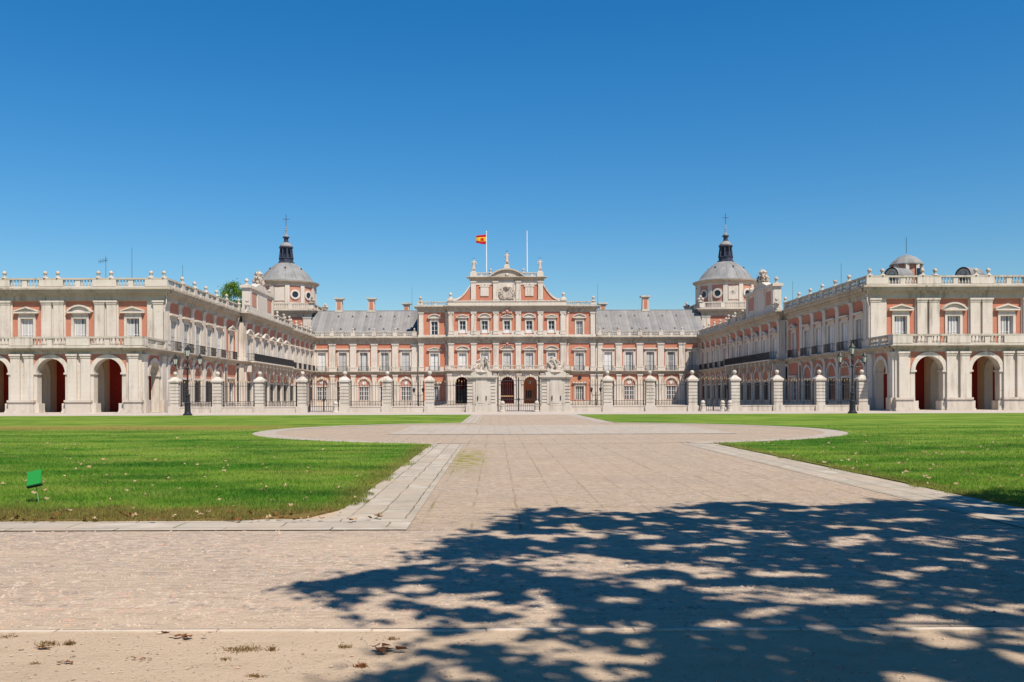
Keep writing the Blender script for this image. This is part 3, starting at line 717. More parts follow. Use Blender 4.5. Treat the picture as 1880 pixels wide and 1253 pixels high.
    cornice(k[CORN], 95.9, 102.5, Z1, Z2, .75)
    balustrade(k, 95.9, 102.45, Z2, 8.2, .25, [(95.9, 96.6), (101.6, 102.45)], mid=.4)
    # arcade interior: back wall, cross arches, vault ribs
    k.fr(front(102.5, s)); tn, rd = k[('arcade_plaster', 'tan')], k[('arcade_red_wall', 'red')]
    rd.box(A0 + .5, AEND, -.02, .04, 0, Z1)
    for u in BC:
        tn.box(u - .95, u + .95, .04, .1, .1, 4.1); tn.box(u - .7, u + .7, .1, .16, .1, 3.7); tn.box(u - 1.05, u + 1.05, .1, .2, 4.1, 4.3)
        for sg in (-1, 1): tn.box(*sorted((u + sg * 3.0, u + sg * 2.65)), .04, .3, .1, Z1)
    tn.box(A0 + .3, AEND, 0, 6.2, Z1 - .12, Z1 + .0)
    for m_ in bounds[1:]:
        k.fr(inner(s, m_)); t2, s2 = k[('arcade_plaster', 'tan')], k[STONE]
        for d in (-.4, .4): t2.wall(96.85, 102.46, 0, Z1 - .12, d, .0, [(uc - 1.55, uc + 1.55, 0, 4.2, True)])
        s2.ring(uc, 4.2, 1.5, 1.86, -.46, .46, 12)
        for sg in (-1, 1): s2.box(*sorted((uc + sg * 1.5, uc + sg * 1.86)), -.46, .46, 0, 4.2)
    # drainpipe at the inner corner
    dp = MB(FI); dp.tube([(102.2, .35, ZC - .3), (102.2, .35, 12.4), (102.3, .12, 11.8), (102.3, .12, Z2 + .1)], .07); dp.build('drainpipe', 'stone', root)
    k.done(None)
    return root
def trophy(parent, pos, h, s=1):
    """carved trophy of arms: shield, crown, banners and scrolls"""
    b = MB(); rnd = random.Random(5)
    b.prism([(-.55, .0), (.55, .0), (.62, .7), (.5, 1.3), (-.5, 1.3), (-.62, .7)], -.25, .25)
    b.lathe(0, 0, [(.5, 1.3), (.62, 1.55), (.4, 1.75), (.1, 1.95)], 8)
    for i in range(34):
        a = rnd.uniform(-.15, math.pi + .15); r = rnd.uniform(.55, 1.25)
        b.ball(r * math.cos(a) * 1.05, rnd.uniform(-.45, .45), .3 + r * .75 * max(0, math.sin(a)), rnd.uniform(.09, .22), 6, rnd.uniform(.6, 1.4), rnd.uniform(.7, 1.5))
    for i in range(17):
        a = math.pi * (i + .5) / 17; q = rnd.uniform(1.35, 1.95)
        b.tube([(.6 * math.cos(a), rnd.uniform(-.2, .2), .5 + .6 * math.sin(a)), (q * math.cos(a) * .95, rnd.uniform(-.5, .5), .4 + q * .95 * math.sin(a))], .11, 5, .035)
    for sg in (-1, 1): b.tube([(sg * .3, -.4, .1), (sg * .9, -.5, .35), (sg * 1.25, -.35, .8), (sg * 1.0, -.3, 1.2)], .2, 6, .09)
    me = b.build('trophy', 'statue', None, False); off = world_off(parent)
    me.parent = parent; me.location = Vector(pos) - off; me.scale = (h,) * 3; me.rotation_euler.z = R(90) * -s
    return me
LW, RW = wing(-1), wing(1)
# ------------------------------------------------------------------ main range either side of the pavilion
def palace_range(s):
    side = 'left' if s < 0 else 'right'
    root = empty('palace_range', (C0 + s * 29, 190, 0), f"grey-roofed pink range joining the central pavilion to the {'sunlit' if s < 0 else 'shaded'} wing", 'palace range')
    k = Kit(root); F = front(186.5, s); k.fr(F); st = k[STONE]
    B5 = [21.0 + 4.36 * i for i in range(5)]
    k[('core', 'stone')].box(18.7, 40.0, -8, -.6, 0, ZC - .1)
    for i, u in enumerate(B5):
        hw = 2.18; u1 = min(u + hw, 40.19)
        k[WALL].wall(u - hw, u1, Z2, ZP, 0, 0, [(u - .8, u + .8, Z2 + .05, 10.95, False)])
        for sg in (-1, 1):
            st.box(*sorted((u + sg * 1.08, u + sg * 1.3)), -.02, .06, Z2, 11.1); st.box(*sorted((u + sg * 1.09, u + sg * (hw - .66 if u + sg * hw < 40 else 1.7))), -.02, .1, Z2, Z2 + .9)
        fill = ('shutter', 'curtain', 'curtain', 'shutter', 'shutter')[i] if s < 0 else ('shutter', 'curtain', 'shutter', 'curtain', 'shutter')[i]
        window(root, F, u, Z2 + .05, 10.95, 1.6, 'flat', fill, pw=2.75)
        balcony(root, F, u, 2.0, .5, Z2 + .05, 1.0, .2, .013, 'irongrey')
        ground_bay(k, u, hw if i < 4 else 1.78, 1.22, 'grey', tymp=('tympanum', 'pinkpale'), oculus=True)
    for u in [19.3, 18.3 + .75] + [23.18 + 4.36 * i for i in range(4)]:
        if u != 18.3 + .75: pilaster(st, u, 1.3 if u > 20 else 1.0, Z2, ZP); pilaster(st, u, .95, 0, Z1, dd=.3, ped=1.0)
    st.box(18.38, 18.85, -.5, .03, 0, ZC); st.box(39.55, 40.19, -.02, .14, 0, Z1); st.box(39.6, 40.19, -.02, .14, Z2, ZP)
    cornice(k[CORN], 18.6, 40.2, ZP, ZC, .9, 0, 0, -1); cornice(k[CORN], 18.6, 40.2, Z1, Z2, .7, 0, 0, -1)
    balustrade(k, 18.7, 39.7, ZC, ZB, .3, [(18.7, 19.6)] + [23.18 + 4.36 * i for i in range(4)], .9, mid=.5)
    for u in [19.2] + [23.18 + 4.36 * i for i in range(4)]: finial(root, *F(u, .3, ZB), .85)
    # roof: slope to the courtyard, ridge, slope behind
    k.fr(lambda u, d, z: (C0 + s * d, u, z)); rf = MB(k.f)
    rf.prism([(187.0, ZC), (187.0, 14.6), (194.6, 20.35), (195.0, 20.35), (202.5, 14.6), (202.5, ZC)], 18.55, 41.5)
    ro_ = rf.build('roof', 'slate', root)
    rg = MB(k.f); rg.box(194.55, 195.05, 18.56, 41.4, 20.3, 20.5); rg.build('ridge', 'lead', ro_)
    for row, zz in ((0, 15.9), (1, 18.9)):
        for i in range(6):
            a = 19.9 + 3.0 * i + (1.1 if row else 0) + (.4 if s > 0 else 0); yb = 187.0 + (zz - 14.6) * 7.6 / 5.75
            v = MB(); X = C0 + s * a
            A = [v.p(X - .26, yb - .06, zz), v.p(X + .26, yb - .06, zz), v.p(X, yb + .12, zz + .42), v.p(X, yb + .55, zz + .41)]
            v.f += [[A[0], A[1], A[2]], [A[1], A[2], A[3]], [A[0], A[2], A[3]]]
            v.build('roof_vent', 'irongrey', ro_)
    for (cx, cy, zb, zt) in (((-33.7, 195, 20.1, 22.9), (-26.7, 195, 20.1, 22.9), (-19.6, 200, 18.5, 22.3)) if s < 0 else ((32.6, 195, 20.1, 23.2), (24.0, 200, 18.5, 22.2))):
        c = MB(); c.box(cx - .72, cx + .72, cy - .72, cy + .72, zb, zt, .08); c.box(cx - .86, cx + .86, cy - .86, cy + .86, zb, zb + .35); c.box(cx - 1.05, cx + 1.05, cy - 1.05, cy + 1.05, zt, zt + .3)
        co = c.build('chimney', 'pier', root); q = MB(); q.box(cx - .36, cx + .36, cy - .76, cy - .6, zb + .6, zt - .35); q.build('chimney_panel', 'pink', co)
    k.done(None); return root
palace_range(-1); palace_range(1)

# ------------------------------------------------------------------ statues: one continuous skinned body each
def figure(name, J, E, mat='statue', parent=None, loc=(0, 0, 0), rz=0.0, sc=1.0, sub=1):
    bm = bmesh.new(); lay = bm.verts.layers.skin.verify(); vs = []
    for j in J:
        v = bm.verts.new(j[:3]); r = j[3]; rr = j[4] if len(j) > 4 else r; v[lay].radius = (r, rr); vs.append(v)
    for a, b in E: bm.edges.new((vs[a], vs[b]))
    vs[0][lay].use_root = True
    me = bpy.data.meshes.new(name); bm.to_mesh(me); bm.free()
    o = bpy.data.objects.new(name, me); COL.objects.link(o)
    sk = o.modifiers.new('skin', 'SKIN'); sk.use_smooth_shade = True; sb = o.modifiers.new('sub', 'SUBSURF'); sb.levels = sub; sb.render_levels = sub
    dg = bpy.context.evaluated_depsgraph_get(); m2 = bpy.data.meshes.new_from_object(o.evaluated_get(dg)); o.modifiers.clear(); o.data = m2
    m2.materials.clear(); m2.materials.append(M[mat])
    o.location = loc; o.rotation_euler.z = rz; o.scale = (sc,) * 3
    if parent is not None: o.parent = parent
    return o
def robed(lean=0.0, arm=(.38, -.2, 1.05), arm2=(-.25, -.28, 1.25)):
    J = [(0, 0, .88, .27, .23), (lean * .3, 0, .45, .31, .26), (lean * .1, 0, .0, .36, .30), (lean, 0, 1.18, .22, .18), (lean, -.02, 1.42, .25, .18), (lean, 0, 1.60, .09), (lean + .02, -.03, 1.72, .13, .14), (lean + .02, -.02, 1.86, .11, .12),
         (lean + .24, 0, 1.46, .10), ((lean + arm[0]) * .5 + .18, (arm[1]) * .3, 1.22, .085), (arm[0], arm[1], arm[2], .07),
         (lean - .24, 0, 1.46, .10), ((lean + arm2[0]) * .5 - .18, arm2[1] * .3, 1.22, .085), (arm2[0], arm2[1], arm2[2], .07),
         (.20, -.14, .4, .10), (-.16, -.2, .35, .11), (.22, -.2, .02, .12), (-.18, -.24, .02, .12)]
    E = [(0, 1), (1, 2), (0, 3), (3, 4), (4, 5), (5, 6), (6, 7), (4, 8), (8, 9), (9, 10), (4, 11), (11, 12), (12, 13), (1, 14), (1, 15), (14, 16), (15, 17)]
    return J, E

# ------------------------------------------------------------------ central pavilion
def pavilion():
    root = empty('palace_pavilion', (C0, 190, 0), 'tall central pink and white palace pavilion with scrolled attic and arched portico', 'palace pavilion')
    k = Kit(root); FS_, FC, FP, FT = front(186.0), front(184.9), front(179.8), front(186.2)
    Z3, ZQ, ZD = 14.55, 19.2, 20.5
    k.fr(FS_); k[('core', 'stone')].box(-18.4, 18.4, -12, -.6, 0, ZD - .1)
    k[('core', 'stone')].box(-12.0, 12.0, -.6, .65, Z2, ZD - .1)
    def storey(fr, u, hw, wins, d=0):
        k.fr(fr)
        for (z0, z1, zb, zt, wd, ped, fill) in wins:
            k[WALL].wall(u - hw, u + hw, zb, zt, 0, 0, [(u - wd / 2, u + wd / 2, z0, z1, False)])
            window(root, fr, u, z0, z1, wd, ped, fill, case=.3, pw=wd + 1.35)
    # side bays
    for s in (-1, 1):
        u = s * 15.0
        storey(FS_, u, 3.2, [(Z2 + .05, 10.7, Z2, ZP, 1.7, 'tri', 'shutter'), (Z3 + .05, 17.35, ZC, ZQ, 1.35, 'seg', 'dark' if s < 0 else 'grey'), (1.05, 3.9, 0, Z1, 1.6, 'flat', 'grey')])
        k.fr(FS_); st = k[STONE]
        for q in (-2.75, 2.75):
            for z0, z1 in ((Z2, ZP), (Z3, ZQ), (0, Z1)): pilaster(st, u + q, .95, z0, z1, 0, .26, .0 if z0 == Z3 else .9)
        st.box(u - 3.2, u + 3.2, -.02, .12, 0, .9)
        st.box(u - 1.9, u - 1.16, -.02, .1, Z2, Z2 + .9); st.box(u + 1.16, u + 1.9, -.02, .1, Z2, Z2 + .9)
        balcony(root, FS_, u, 2.1, .5, Z2 + .05, 1.0, .2, .013, 'irongrey')
        e0, e1 = (1, 0) if s < 0 else (0, 1); lo_, hi = sorted((s * 12.2, s * 18.4))
        cornice(k[CORN], lo_, hi, ZP, ZC, .9, 0, e0, e1); cornice(k[CORN], lo_, hi, ZQ, ZD, .9, 0, e0, e1); cornice(k[CORN], lo_, hi, Z1, Z2, .7, 0, 0, 0)
        st.box(lo_, hi, -.02, .3, ZC, Z3)
        po = [(lo_, lo_ + 1.1)] if s < 0 else [(hi - 1.1, hi)]
        balustrade(k, lo_, hi, ZD, 21.4, .3, po, mid=.5)
        o = finial(root, *FS_(s * 17.85, .3, 21.4), 1.35)
        # side walls of the raised block
        k[WALL].quad((s * 18.4, 0, ZC), (s * 18.4, -11, ZC), (s * 18.4, -11, ZD), (s * 18.4, 0, ZD)); st.box(*sorted((s * 18.4, s * 18.46)), -1.0, -.02, ZC, ZQ)
    # dark roundel over the right ground window
    k.fr(FS_); rl = MB(FS_); rl.ring(15.0, 5.55, .0, .42, .02, .09, 12, 0, 2 * math.pi); rl.build('roundel', 'iron', root)
    # five centre bays
    C5 = [-9.14, -4.57, 0, 4.57, 9.14]
    for i, u in enumerate(C5):
        peds = ('tri', 'seg', 'tri', 'seg', 'tri')
        storey(FC, u, 2.285, [(Z2 + .05, 10.7, Z2, ZP, 1.55, ('seg', 'tri', 'seg', 'tri', 'seg')[i], 'shutter' if i not in (1, 3) else 'shutter'), (Z3 + .25, 17.35, ZC, ZQ, 1.25, peds[i], 'dark')])
        k.fr(FC); pl = k[STONE]
        pl.box(u - 1.7, u - .95, -.02, .1, Z3, Z3 + .75); pl.box(u + .95, u + 1.7, -.02, .1, Z3, Z3 + .75)
        lp = MB(FC); lp.box(u - .62, u + .62, -.24, -.06, Z3 + .25, Z3 + .95); lp.build('window_apron', 'white', root)
    k.fr(FC); st = k[STONE]
    k[WALL].wall(-12.2, -11.425, Z2, ZQ, 0); k[WALL].wall(11.425, 12.2, Z2, ZQ, 0)
    for u in (-11.5, -6.855, -2.285, 2.285, 6.855, 11.5):
        pilaster(st, u, 1.1, Z2, ZP, 0, .28, .9); pilaster(st, u, 1.05, Z3, ZQ, 0, .28, .75)
        for zz in (ZQ - .45,): st.ball(u - .4, .34, zz, .17, 6); st.ball(u + .4, .34, zz, .17, 6)
    cornice(k[CORN], -12.2, 12.2, ZP, ZC, .9, 0, 1, 1); cornice(k[CORN], -12.2, 12.2, ZQ, ZD, .9, 0, 1, 1)
    st.box(-12.2, 12.2, -.02, .32, ZC, Z3)
    for s in (-1, 1): st.box(*sorted((s * 12.2, s * 12.24)), -1.1, -.02, Z2, ZQ)
    # carved crowns over the centre windows
    cr = MB(FC)
    for (zz, rr) in ((12.25, .28), (18.9, .34)):
        for q in (-.85, -.45, 0, .45, .85): cr.ball(q, .42, zz + (.35 if q == 0 else .12 - abs(q) * .1), rr * (.8 if q else 1.1), 7)
        cr.prism([(-.9, zz - .3), (.9, zz - .3), (.5, zz + .25), (-.5, zz + .25)], .1, .4)
    cr.build('carving', 'pinkpale', root)
    # parapet and attic
    st.box(-12.2, 12.2, -.6, .3, ZD, 21.3); st.box(-12.3, 12.3, -.6, .42, 21.3, 21.48)
    for s in (-1, 1):
        st.box(*sorted((s * 11.0, s * 12.2)), -.7, .5, 21.48, 21.95); finial(root, *FC(s * 11.6, -.1, 21.95), 1.5)
        # concave scroll beside the attic
        n = 10; pts = [(s * (7.5 + 3.75 * (1 - math.cos(t))), 21.45 + 3.2 * (1 - math.sin(t))) for t in [math.pi / 2 * i / n for i in range(n + 1)]]
        pts = [(s * (7.5 + 3.6 * (i / n) ** 1.0), 21.48 + 3.1 * (1 - i / n) ** 2.1) for i in range(n + 1)]
        v = MB(FC); v.prism([(s * 7.4, 21.46)] + pts, -.7, -.1); vo = v.build('scroll', 'pink', root)
        q = MB(FC)
        for (ua, za), (ub, zb) in zip(pts, pts[1:]): q.prism([(ua, za), (ub, zb), (ub, zb + .42), (ua, za + .42)], -.75, .08)
        q.build('scroll_rim', 'stone', vo)
    A = 7.45; k[WALL].wall(-A, A, 21.46, 25.55, -.1, .2, [])
    cc_ = k[('attic_core', 'pink')]; cc_.box(-A, A, -4, -.35, 21.4, 25.5)
    for u in (-6.9, 6.9, -2.35, 2.35): pilaster(st, u, 1.0, 21.46, 25.5, -.1, .34, .35)
    st.box(-1.9, 1.9, -.12, .05, 21.48, 25.5)
    st.box(-A, A, -.12, .02, 24.75, 25.5)
    cornice(k[CORN], -A - .1, A + .1, 25.5, 26.4, .8, -.1, 1, 1)
    k[CORN].box(-A - .1, A + .1, -4.2, -.31, 25.5, 26.38)
    for s in (-1, 1):       # framed blind panels
        f = MB(FC); u = s * 4.6; f.box(u - .85, u + .85, -.1, .06, 22.45, 24.35); f.box(u - 1.05, u + 1.05, -.1, .14, 24.35, 24.65); f.ring(u, 24.65, .2, .5, -.1, .12, 8); f.build('blind_panel', 'stone', root)
    ct = MB(FC); zc, hw, rise = 26.4, 3.5, 1.45; r_ = (hw * hw + rise * rise) / (2 * rise); a_ = math.asin(hw / r_); n = 12
    arcp = [(r_ * math.sin(-a_ + 2 * a_ * i / n), zc + rise - r_ + r_ * math.cos(-a_ + 2 * a_ * i / n)) for i in range(n + 1)]
    ct.prism(arcp, -1.6, .35); ct.ring(0, zc + rise - r_, r_ - .05, r_ + .25, -1.6, .75, n, math.pi / 2 - a_, math.pi / 2 + a_); ct.build('pediment', 'cornice', root)
    sh = MB(FC); sh.ball(0, .4, 26.75, .38, 8); sh.build('pediment_mask', 'statue', root)
    for s in (-1, 1):
        balustrade(k, *sorted((s * 3.4, s * 7.0)), 26.4, 27.3, -.2, [], mid=.35, step=.3)
        k[STONE].box(*sorted((s * 6.2, s * 7.5)), -.8, .4, 26.4, 27.35); finial(root, *FC(s * 3.4, -.2, 27.2), 1.15)
    k[STONE].box(-.55, .55, -.8, .3, 27.6, 28.75)
    # coat of arms relief
    ca = MB(FC); rnd = random.Random(3)
    ca.prism([(-.75, 22.1), (.75, 22.1), (.85, 23.0), (.7, 23.9), (-.7, 23.9), (-.85, 23.0)], .05, .35)
    ca.lathe(0, .2, [(.6, 23.9), (.75, 24.25), (.5, 24.5), (.12, 24.75)], 8); ca.ring(0, 23.05, .95, 1.15, .05, .25, 18, 0, 2 * math.pi)
    for i in range(46):
        t = rnd.uniform(0, 6.28); rr = rnd.uniform(.9, 1.75); zz = 23.0 + rr * .95 * math.sin(t)
        if 21.7 < zz < 25.2: ca.ball(rr * math.cos(t) * 1.0, .14, zz, rnd.uniform(.1, .26), 6)
    for s in (-1, 1): ca.tube([(s * .3, .2, 21.9), (s * 1.3, .2, 22.0), (s * 1.75, .2, 22.8), (s * 1.45, .2, 23.6)], .16, 6, .06)
    ca.build('coat_of_arms', 'statue', root)
    # portico with five arches and terrace
    k.fr(FP); st = k[STONE]
    for u in C5:
        st.wall(u - 2.285, u + 2.285, 0, Z1, 0, .8, [(u - 1.33, u + 1.33, .1, 4.4, True)])
        st.ring(u, 4.4, 1.33, 1.7, -.05, .12, 14); st.box(u - 1.75, u - 1.3, -.1, .14, 4.2, 4.4); st.box(u + 1.3, u + 1.75, -.1, .14, 4.2, 4.4); st.box(u - .2, u + .2, .02, .25, 5.7, 6.25)
    for u in (-11.6, -6.855, -2.285, 2.285, 6.855, 11.6): pilaster(st, u, .85, 0, Z1, 0, .3, 1.0)
    st.box(-12.2, -11.42, -.8, 0, 0, Z1); st.box(11.42, 12.2, -.8, 0, 0, Z1)
    for s in (-1, 1): st.box(*sorted((s * 11.5, s * 12.2)), -6.2, -.8, 0, Z1)
    cornice(k[CORN], -12.2, 12.2, Z1, Z2, .7, 0, 1, 1)
    for s in (-1, 1):
        kk = k[CORN]; kk.box(*sorted((s * 12.2, s * 12.75)), -6.2, -.2, Z1 + .35, Z2 - .01)
    k[('terrace', 'path')].box(-12.2, 12.2, -6.2, -.19, Z1 + .06, Z2 - .04)
    balustrade(k, -12.4, 12.4, Z2, 8.0, .2, [(-12.4, -11.3), -6.855, -2.285, 2.285, 6.855, (11.3, 12.4)], 1.0, mid=.5)
    k.fr(FT); ow = k[('portico_wall', 'orange')]; ow.box(-11.5, 11.5, .0, .3, 0, Z1)
    ow.box(-11.5, 11.5, .3, 5.6, Z1 - .1, Z1 + .04)
    for u, dh in ((-9.14, 3.4), (0, 3.6)):
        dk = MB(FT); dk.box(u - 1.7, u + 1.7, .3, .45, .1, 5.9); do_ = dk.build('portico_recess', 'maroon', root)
        dd = MB(FT); dd.box(u - 1.25, u + 1.25, .45, .6, .1, dh); dd.build('portico_door', 'iron', do_)
    bx = MB(FT); bx.box(3.9, 5.1, .3, .42, 1.5, 3.0); bx.build('notice_board', 'irongrey', root)
    st2 = MB(FP)
    for i, w_ in enumerate((13.4, 13.0, 12.6)): st2.box(-w_, w_, -.1, 1.4 - .4 * i, .0 + .12 * i, .12 * (i + 1))
    st2.build('steps', 'path', root)
    # iron gate in the middle arch, lantern in the right one
    g = MB(FP)
    for i in range(11): x = -1.25 + 2.5 * i / 10; g.box(x - .03, x + .03, -.5, -.44, .36, 4.4 + math.sqrt(max(0, 1.3 ** 2 - x * x)) - .05)
    for zz in (.5, 1.6, 4.3): g.box(-1.3, 1.3, -.52, -.42, zz, zz + .08)
    go = g.build('portico_gate', 'maroon', root); b2 = MB(FP); b2.box(-1.3, 1.3, -.42, -.38, 1.75, 1.95); b2.build('gate_band', 'gilt', go)
    ln = MB(FP); ln.tube([(4.57, -3, 6.2), (4.57, -3, 5.0)], .03, 5); ln.lathe(4.57, -3, [(.12, 4.3), (.3, 4.5), (.3, 4.9), (.08, 5.1)], 8); ln.build('hanging_lantern', 'lamp', root)
    k.done(None)
    return root, FC
PAV, FC = pavilion()
for (u, z, arm, arm2, lean, lab) in ((-6.85, 27.35, (.46, -.1, .95), (-.35, -.25, 1.3), .04, 'stone statue of a robed figure on the left corner of the crowning attic'),
        (0, 28.75, (.36, -.25, 1.2), (-.32, -.2, 1.15), 0, 'tallest crowning stone statue, a robed figure standing on the curved pediment'),
        (6.85, 27.35, (.32, -.22, 1.25), (-.38, -.1, 1.0), -.04, 'stone statue of a robed figure on the right corner of the crowning attic')):
    root = empty('statue', FC(u, -.2, z), lab, 'statue', 'statues crowning the central pavilion')
    b = MB(); x, y, zz = FC(u, -.2, z); b.box(x - .42, x + .42, y - .42, y + .42, zz, zz + .3, .04); b.build('pedestal', 'stone', root)
    J, E = robed(lean, arm, arm2); figure('figure', J, E, parent=root, loc=(0, 0, .3), sc=1.3)
    hl = MB(); hl.ring(x + lean, zz + .3 + 2.58, .15, .19, y - .02, y + .02, 10, 0, 2 * math.pi); hl.build('halo', 'irongrey', root)

# flagpoles and flag
def flagpole(u, lab):
    x, y, z = FC(u, -.9, 26.4)
    root = empty('flagpole', (x, y, z), lab, 'flagpole', 'flagpoles on the attic')
    b = MB(); b.lathe(x, y, [(.11, z), (.10, z + 4), (.07, z + 9.4)], 10); b.build('pole', 'pole', root)
    b = MB(); b.ball(x, y, z + 9.48, .12, 8); b.build('truck', 'pole', root); b = MB(); b.box(x - .25, x + .25, y - .25, y + .25, z, z + .2); b.build('base', 'iron', root)
    return x, y, z
fx, fy, fz = flagpole(-4.2, 'white flagpole flying the red and yellow flag'); flagpole(4.2, 'bare white flagpole without a flag, right of the crowning statue')
M['flagred'] = plain('red_flag_cloth', (.50, .012, .03), .8, .1); M['flagyellow'] = plain('yellow_flag_cloth', (.85, .50, .03), .8, .1)
root = empty('flag', (fx - .1, fy, fz + 6.9), 'red and yellow striped flag with a coat of arms, blowing left from its pole', 'flag')
def fpt(a, b):       # a along the fly 0..1, b up 0..1
    dr = .55 * a ** 1.6
    return (fx - .09 - 2.05 * a, fy + .22 * math.sin(a * 7 + b * 1.2) * a ** .6, fz + 6.9 + 2.0 * b - dr * (b - .35) - .1 * math.sin(a * 5) * a)
for nm, mt, b0, b1 in (('lower_stripe', 'flagred', 0, .26), ('middle_stripe', 'flagyellow', .26, .74), ('upper_stripe', 'flagred', .74, 1)):
    b = MB(); n, mm = 18, 6
    idx = [[b.p(*fpt(i / n, b0 + (b1 - b0) * j / mm)) for j in range(mm + 1)] for i in range(n + 1)]
    for i in range(n):
        for j in range(mm): b.f.append([idx[i][j], idx[i + 1][j], idx[i + 1][j + 1], idx[i][j + 1]])
    o = b.build(nm, mt, root, True); md = o.modifiers.new('cloth', 'SOLIDIFY'); md.thickness = .012
b = MB()
def fq(a, c, off=.03): x, y, z = fpt(a, c); return (x, y - off, z)
for a0, a1, c0, c1 in ((.26, .50, .36, .60), (.30, .46, .60, .68), (.19, .23, .34, .62), (.53, .57, .34, .62)): b.f.append([b.p(*fq(a, c)) for a, c in ((a0, c0), (a1, c0), (a1, c1), (a0, c1))])
o = b.build('coat_of_arms', 'flagred', root); o.modifiers.new('thick', 'SOLIDIFY').thickness = .01

# ------------------------------------------------------------------ dome towers
def tower(s):
    side = 'left' if s < 0 else 'right'
    cx, cy = C0 + s * 48.9, 200.0
    root = empty('dome_tower', (cx, cy, 0), f"grey-domed palace tower with dark lantern rising behind the {'sunlit' if s<0 else 'shaded'} wing", 'tower')
    k = Kit(root); hb = 7.0
    k.fr(lambda u, d, z: (u, d, z)); k[('core', 'pink')].box(cx - hb, cx + hb, cy - hb, cy + hb, 0, 20.0)
    for q in range(4):
        ca, sa = [(1, 0), (0, 1), (-1, 0), (0, -1)][q]
        # u along the face, d outwards; face 0 looks towards the camera
        f = lambda u, d, z, q=q: [(cx + u, cy - hb - d, z), (cx + hb + d, cy + u, z), (cx - u, cy + hb + d, z), (cx - hb - d, cy - u, z)][q]
        k.fr(f); st = k[STONE]
        for u in (-6.1, 6.1): pilaster(st, u, 1.75, 13.5, 19.0, 0, .2, 0)
        st.box(-1.7, -1.0, -.02, .15, 14, 16.4); st.box(1.0, 1.7, -.02, .15, 14, 16.4)
        wb = MB(f); wb.box(-1.0, 1.0, -.01, .05, 14, 16.4); 
        wo = MB(f); wo.box(-1.75, 1.75, -.02, .2, 16.4, 16.8); pediment(wo, 0, 4.0, 16.8, 0, 'tri', .5, .8); w_ = wo.build('window', 'stone', root); wb.build('pane', 'glass', w_)
        e = (1, 1) if q % 2 == 0 else (0, 0)
        cornice(k[CORN], -hb, hb, 19.0, 20.5, 1.15, 0, *e)
        balustrade(k, -hb - .5, hb + .5, 20.5, 21.9, .35 if q % 2 == 0 else .36, [(-hb - .5, -hb + .6), -2.6, 2.6, (hb - .6, hb + .5)], .8, mid=0, step=.38)
        fxy = f(hb + .2, .3, 21.9)
        cr = MB(); x, y, z = fxy
        cr.box(x - .5, x + .5, y - .5, y + .5, z, z + .35)
        for dx_, dy_, dz_ in ((-.38, -.38, .6), (.38, -.38, .6), (.38, .38, .6), (-.38, .38, .6), (0, 0, 1.15)): cr.ball(x + dx_, y + dy_, z + dz_, .34, 7)
        cr.build('finial', 'statue', root)
    # drum of twelve bays
    k.fr(lambda u, d, z: (u, d, z)); dr = MB(); dr.lathe(cx, cy, [(6.35, 20.4), (6.35, 26.4)], 48); dro = dr.build('drum', 'pinkpale', root)
    for i in range(12):
        a = R(30 * i - 90)
        def f(u, d, z, a=a):
            rr = 6.35 * math.cos(u / 6.35) if False else 6.35
            t = a + u / 6.35
            return (cx + (rr + d) * math.cos(t), cy + (rr + d) * math.sin(t), z)
        st = MB(f)
        for sg in (-1, 1): st.box(*sorted((sg * 1.2, sg * 1.66)), -.05, .24, 20.5, 26.3)
        st.box(-1.2, 1.2, -.05, .12, 20.5, 22.3); st.box(-1.2, 1.2, -.05, .12, 25.9, 26.3)
        so = st.build('drum_pilaster', 'stone', root)
        if i % 3 == 0:
            b = MB(f); b.box(-.98, .98, -.05, .16, 22.6, 25.4); b.box(-1.1, 1.1, -.05, .1, 22.45, 25.55); b.build('blind_panel', 'stone', root)
            if s > 0 and i == 0:
                sd = MB(f)
                for t in (-60, -35, -10, 15, 40): sd.tube([(-.1, .18, 24.5), (-.1 + .8 * math.sin(R(t)), .18, 24.5 - .9 * math.cos(R(t)))], .02, 4)
                sd.build('sundial_lines', 'irongrey', root)
        else:
            b = MB(f); b.ring(0, 24.0, .68, 1.08, -.05, .2, 18, 0, 2 * math.pi); bo = b.build('oculus', 'stone', root)
            g = MB(f); g.ring(0, 24.0, .0, .68, -.03, .03, 18, 0, 2 * math.pi); g.build('pane', 'glass', bo)
    c = MB(); c.lathe(cx, cy, [(6.5, 26.2), (6.7, 26.5), (7.15, 26.75), (7.25, 27.0), (6.9, 27.1)], 48); c.build('drum_cornice', 'cornice', root, False)
    # dome
    n = 10; prof = [(7.1, 27.05), (6.35, 27.3), (5.8, 27.6), (5.5, 28.1), (5.15, 28.6), (4.7, 29.15), (4.2, 29.65), (3.65, 30.15), (3.05, 30.65), (2.4, 31.1), (1.7, 31.5)]
    d = MB(); d.lathe(cx, cy, prof, 48); do = d.build('dome', 'lead', root, True)
    rb = MB()
    for i in range(16):
        a = 2 * math.pi * (i + .5) / 16; rb.tube([(cx + (r + .02) * math.cos(a), cy + (r + .02) * math.sin(a), z) for r, z in prof[1:]], .05, 4)
    rb.build('dome_rib', 'lead', do)
    for i in range(6):
        a = R(60 * i - 80); v = MB(); r = 3.85; v.box(cx + r * math.cos(a) - .16, cx + r * math.cos(a) + .16, cy + r * math.sin(a) - .16, cy + r * math.sin(a) + .16, 29.9, 30.25, .04); v.build('roof_vent', 'iron', do)
    # lantern
    zt = prof[-1][1] - .1
    l = MB(); l.lathe(cx, cy, [(1.85, zt), (1.85, zt + .35), (1.55, zt + .45), (1.6, zt + 1.1), (1.75, zt + 1.2), (1.45, zt + 1.35)], 8)
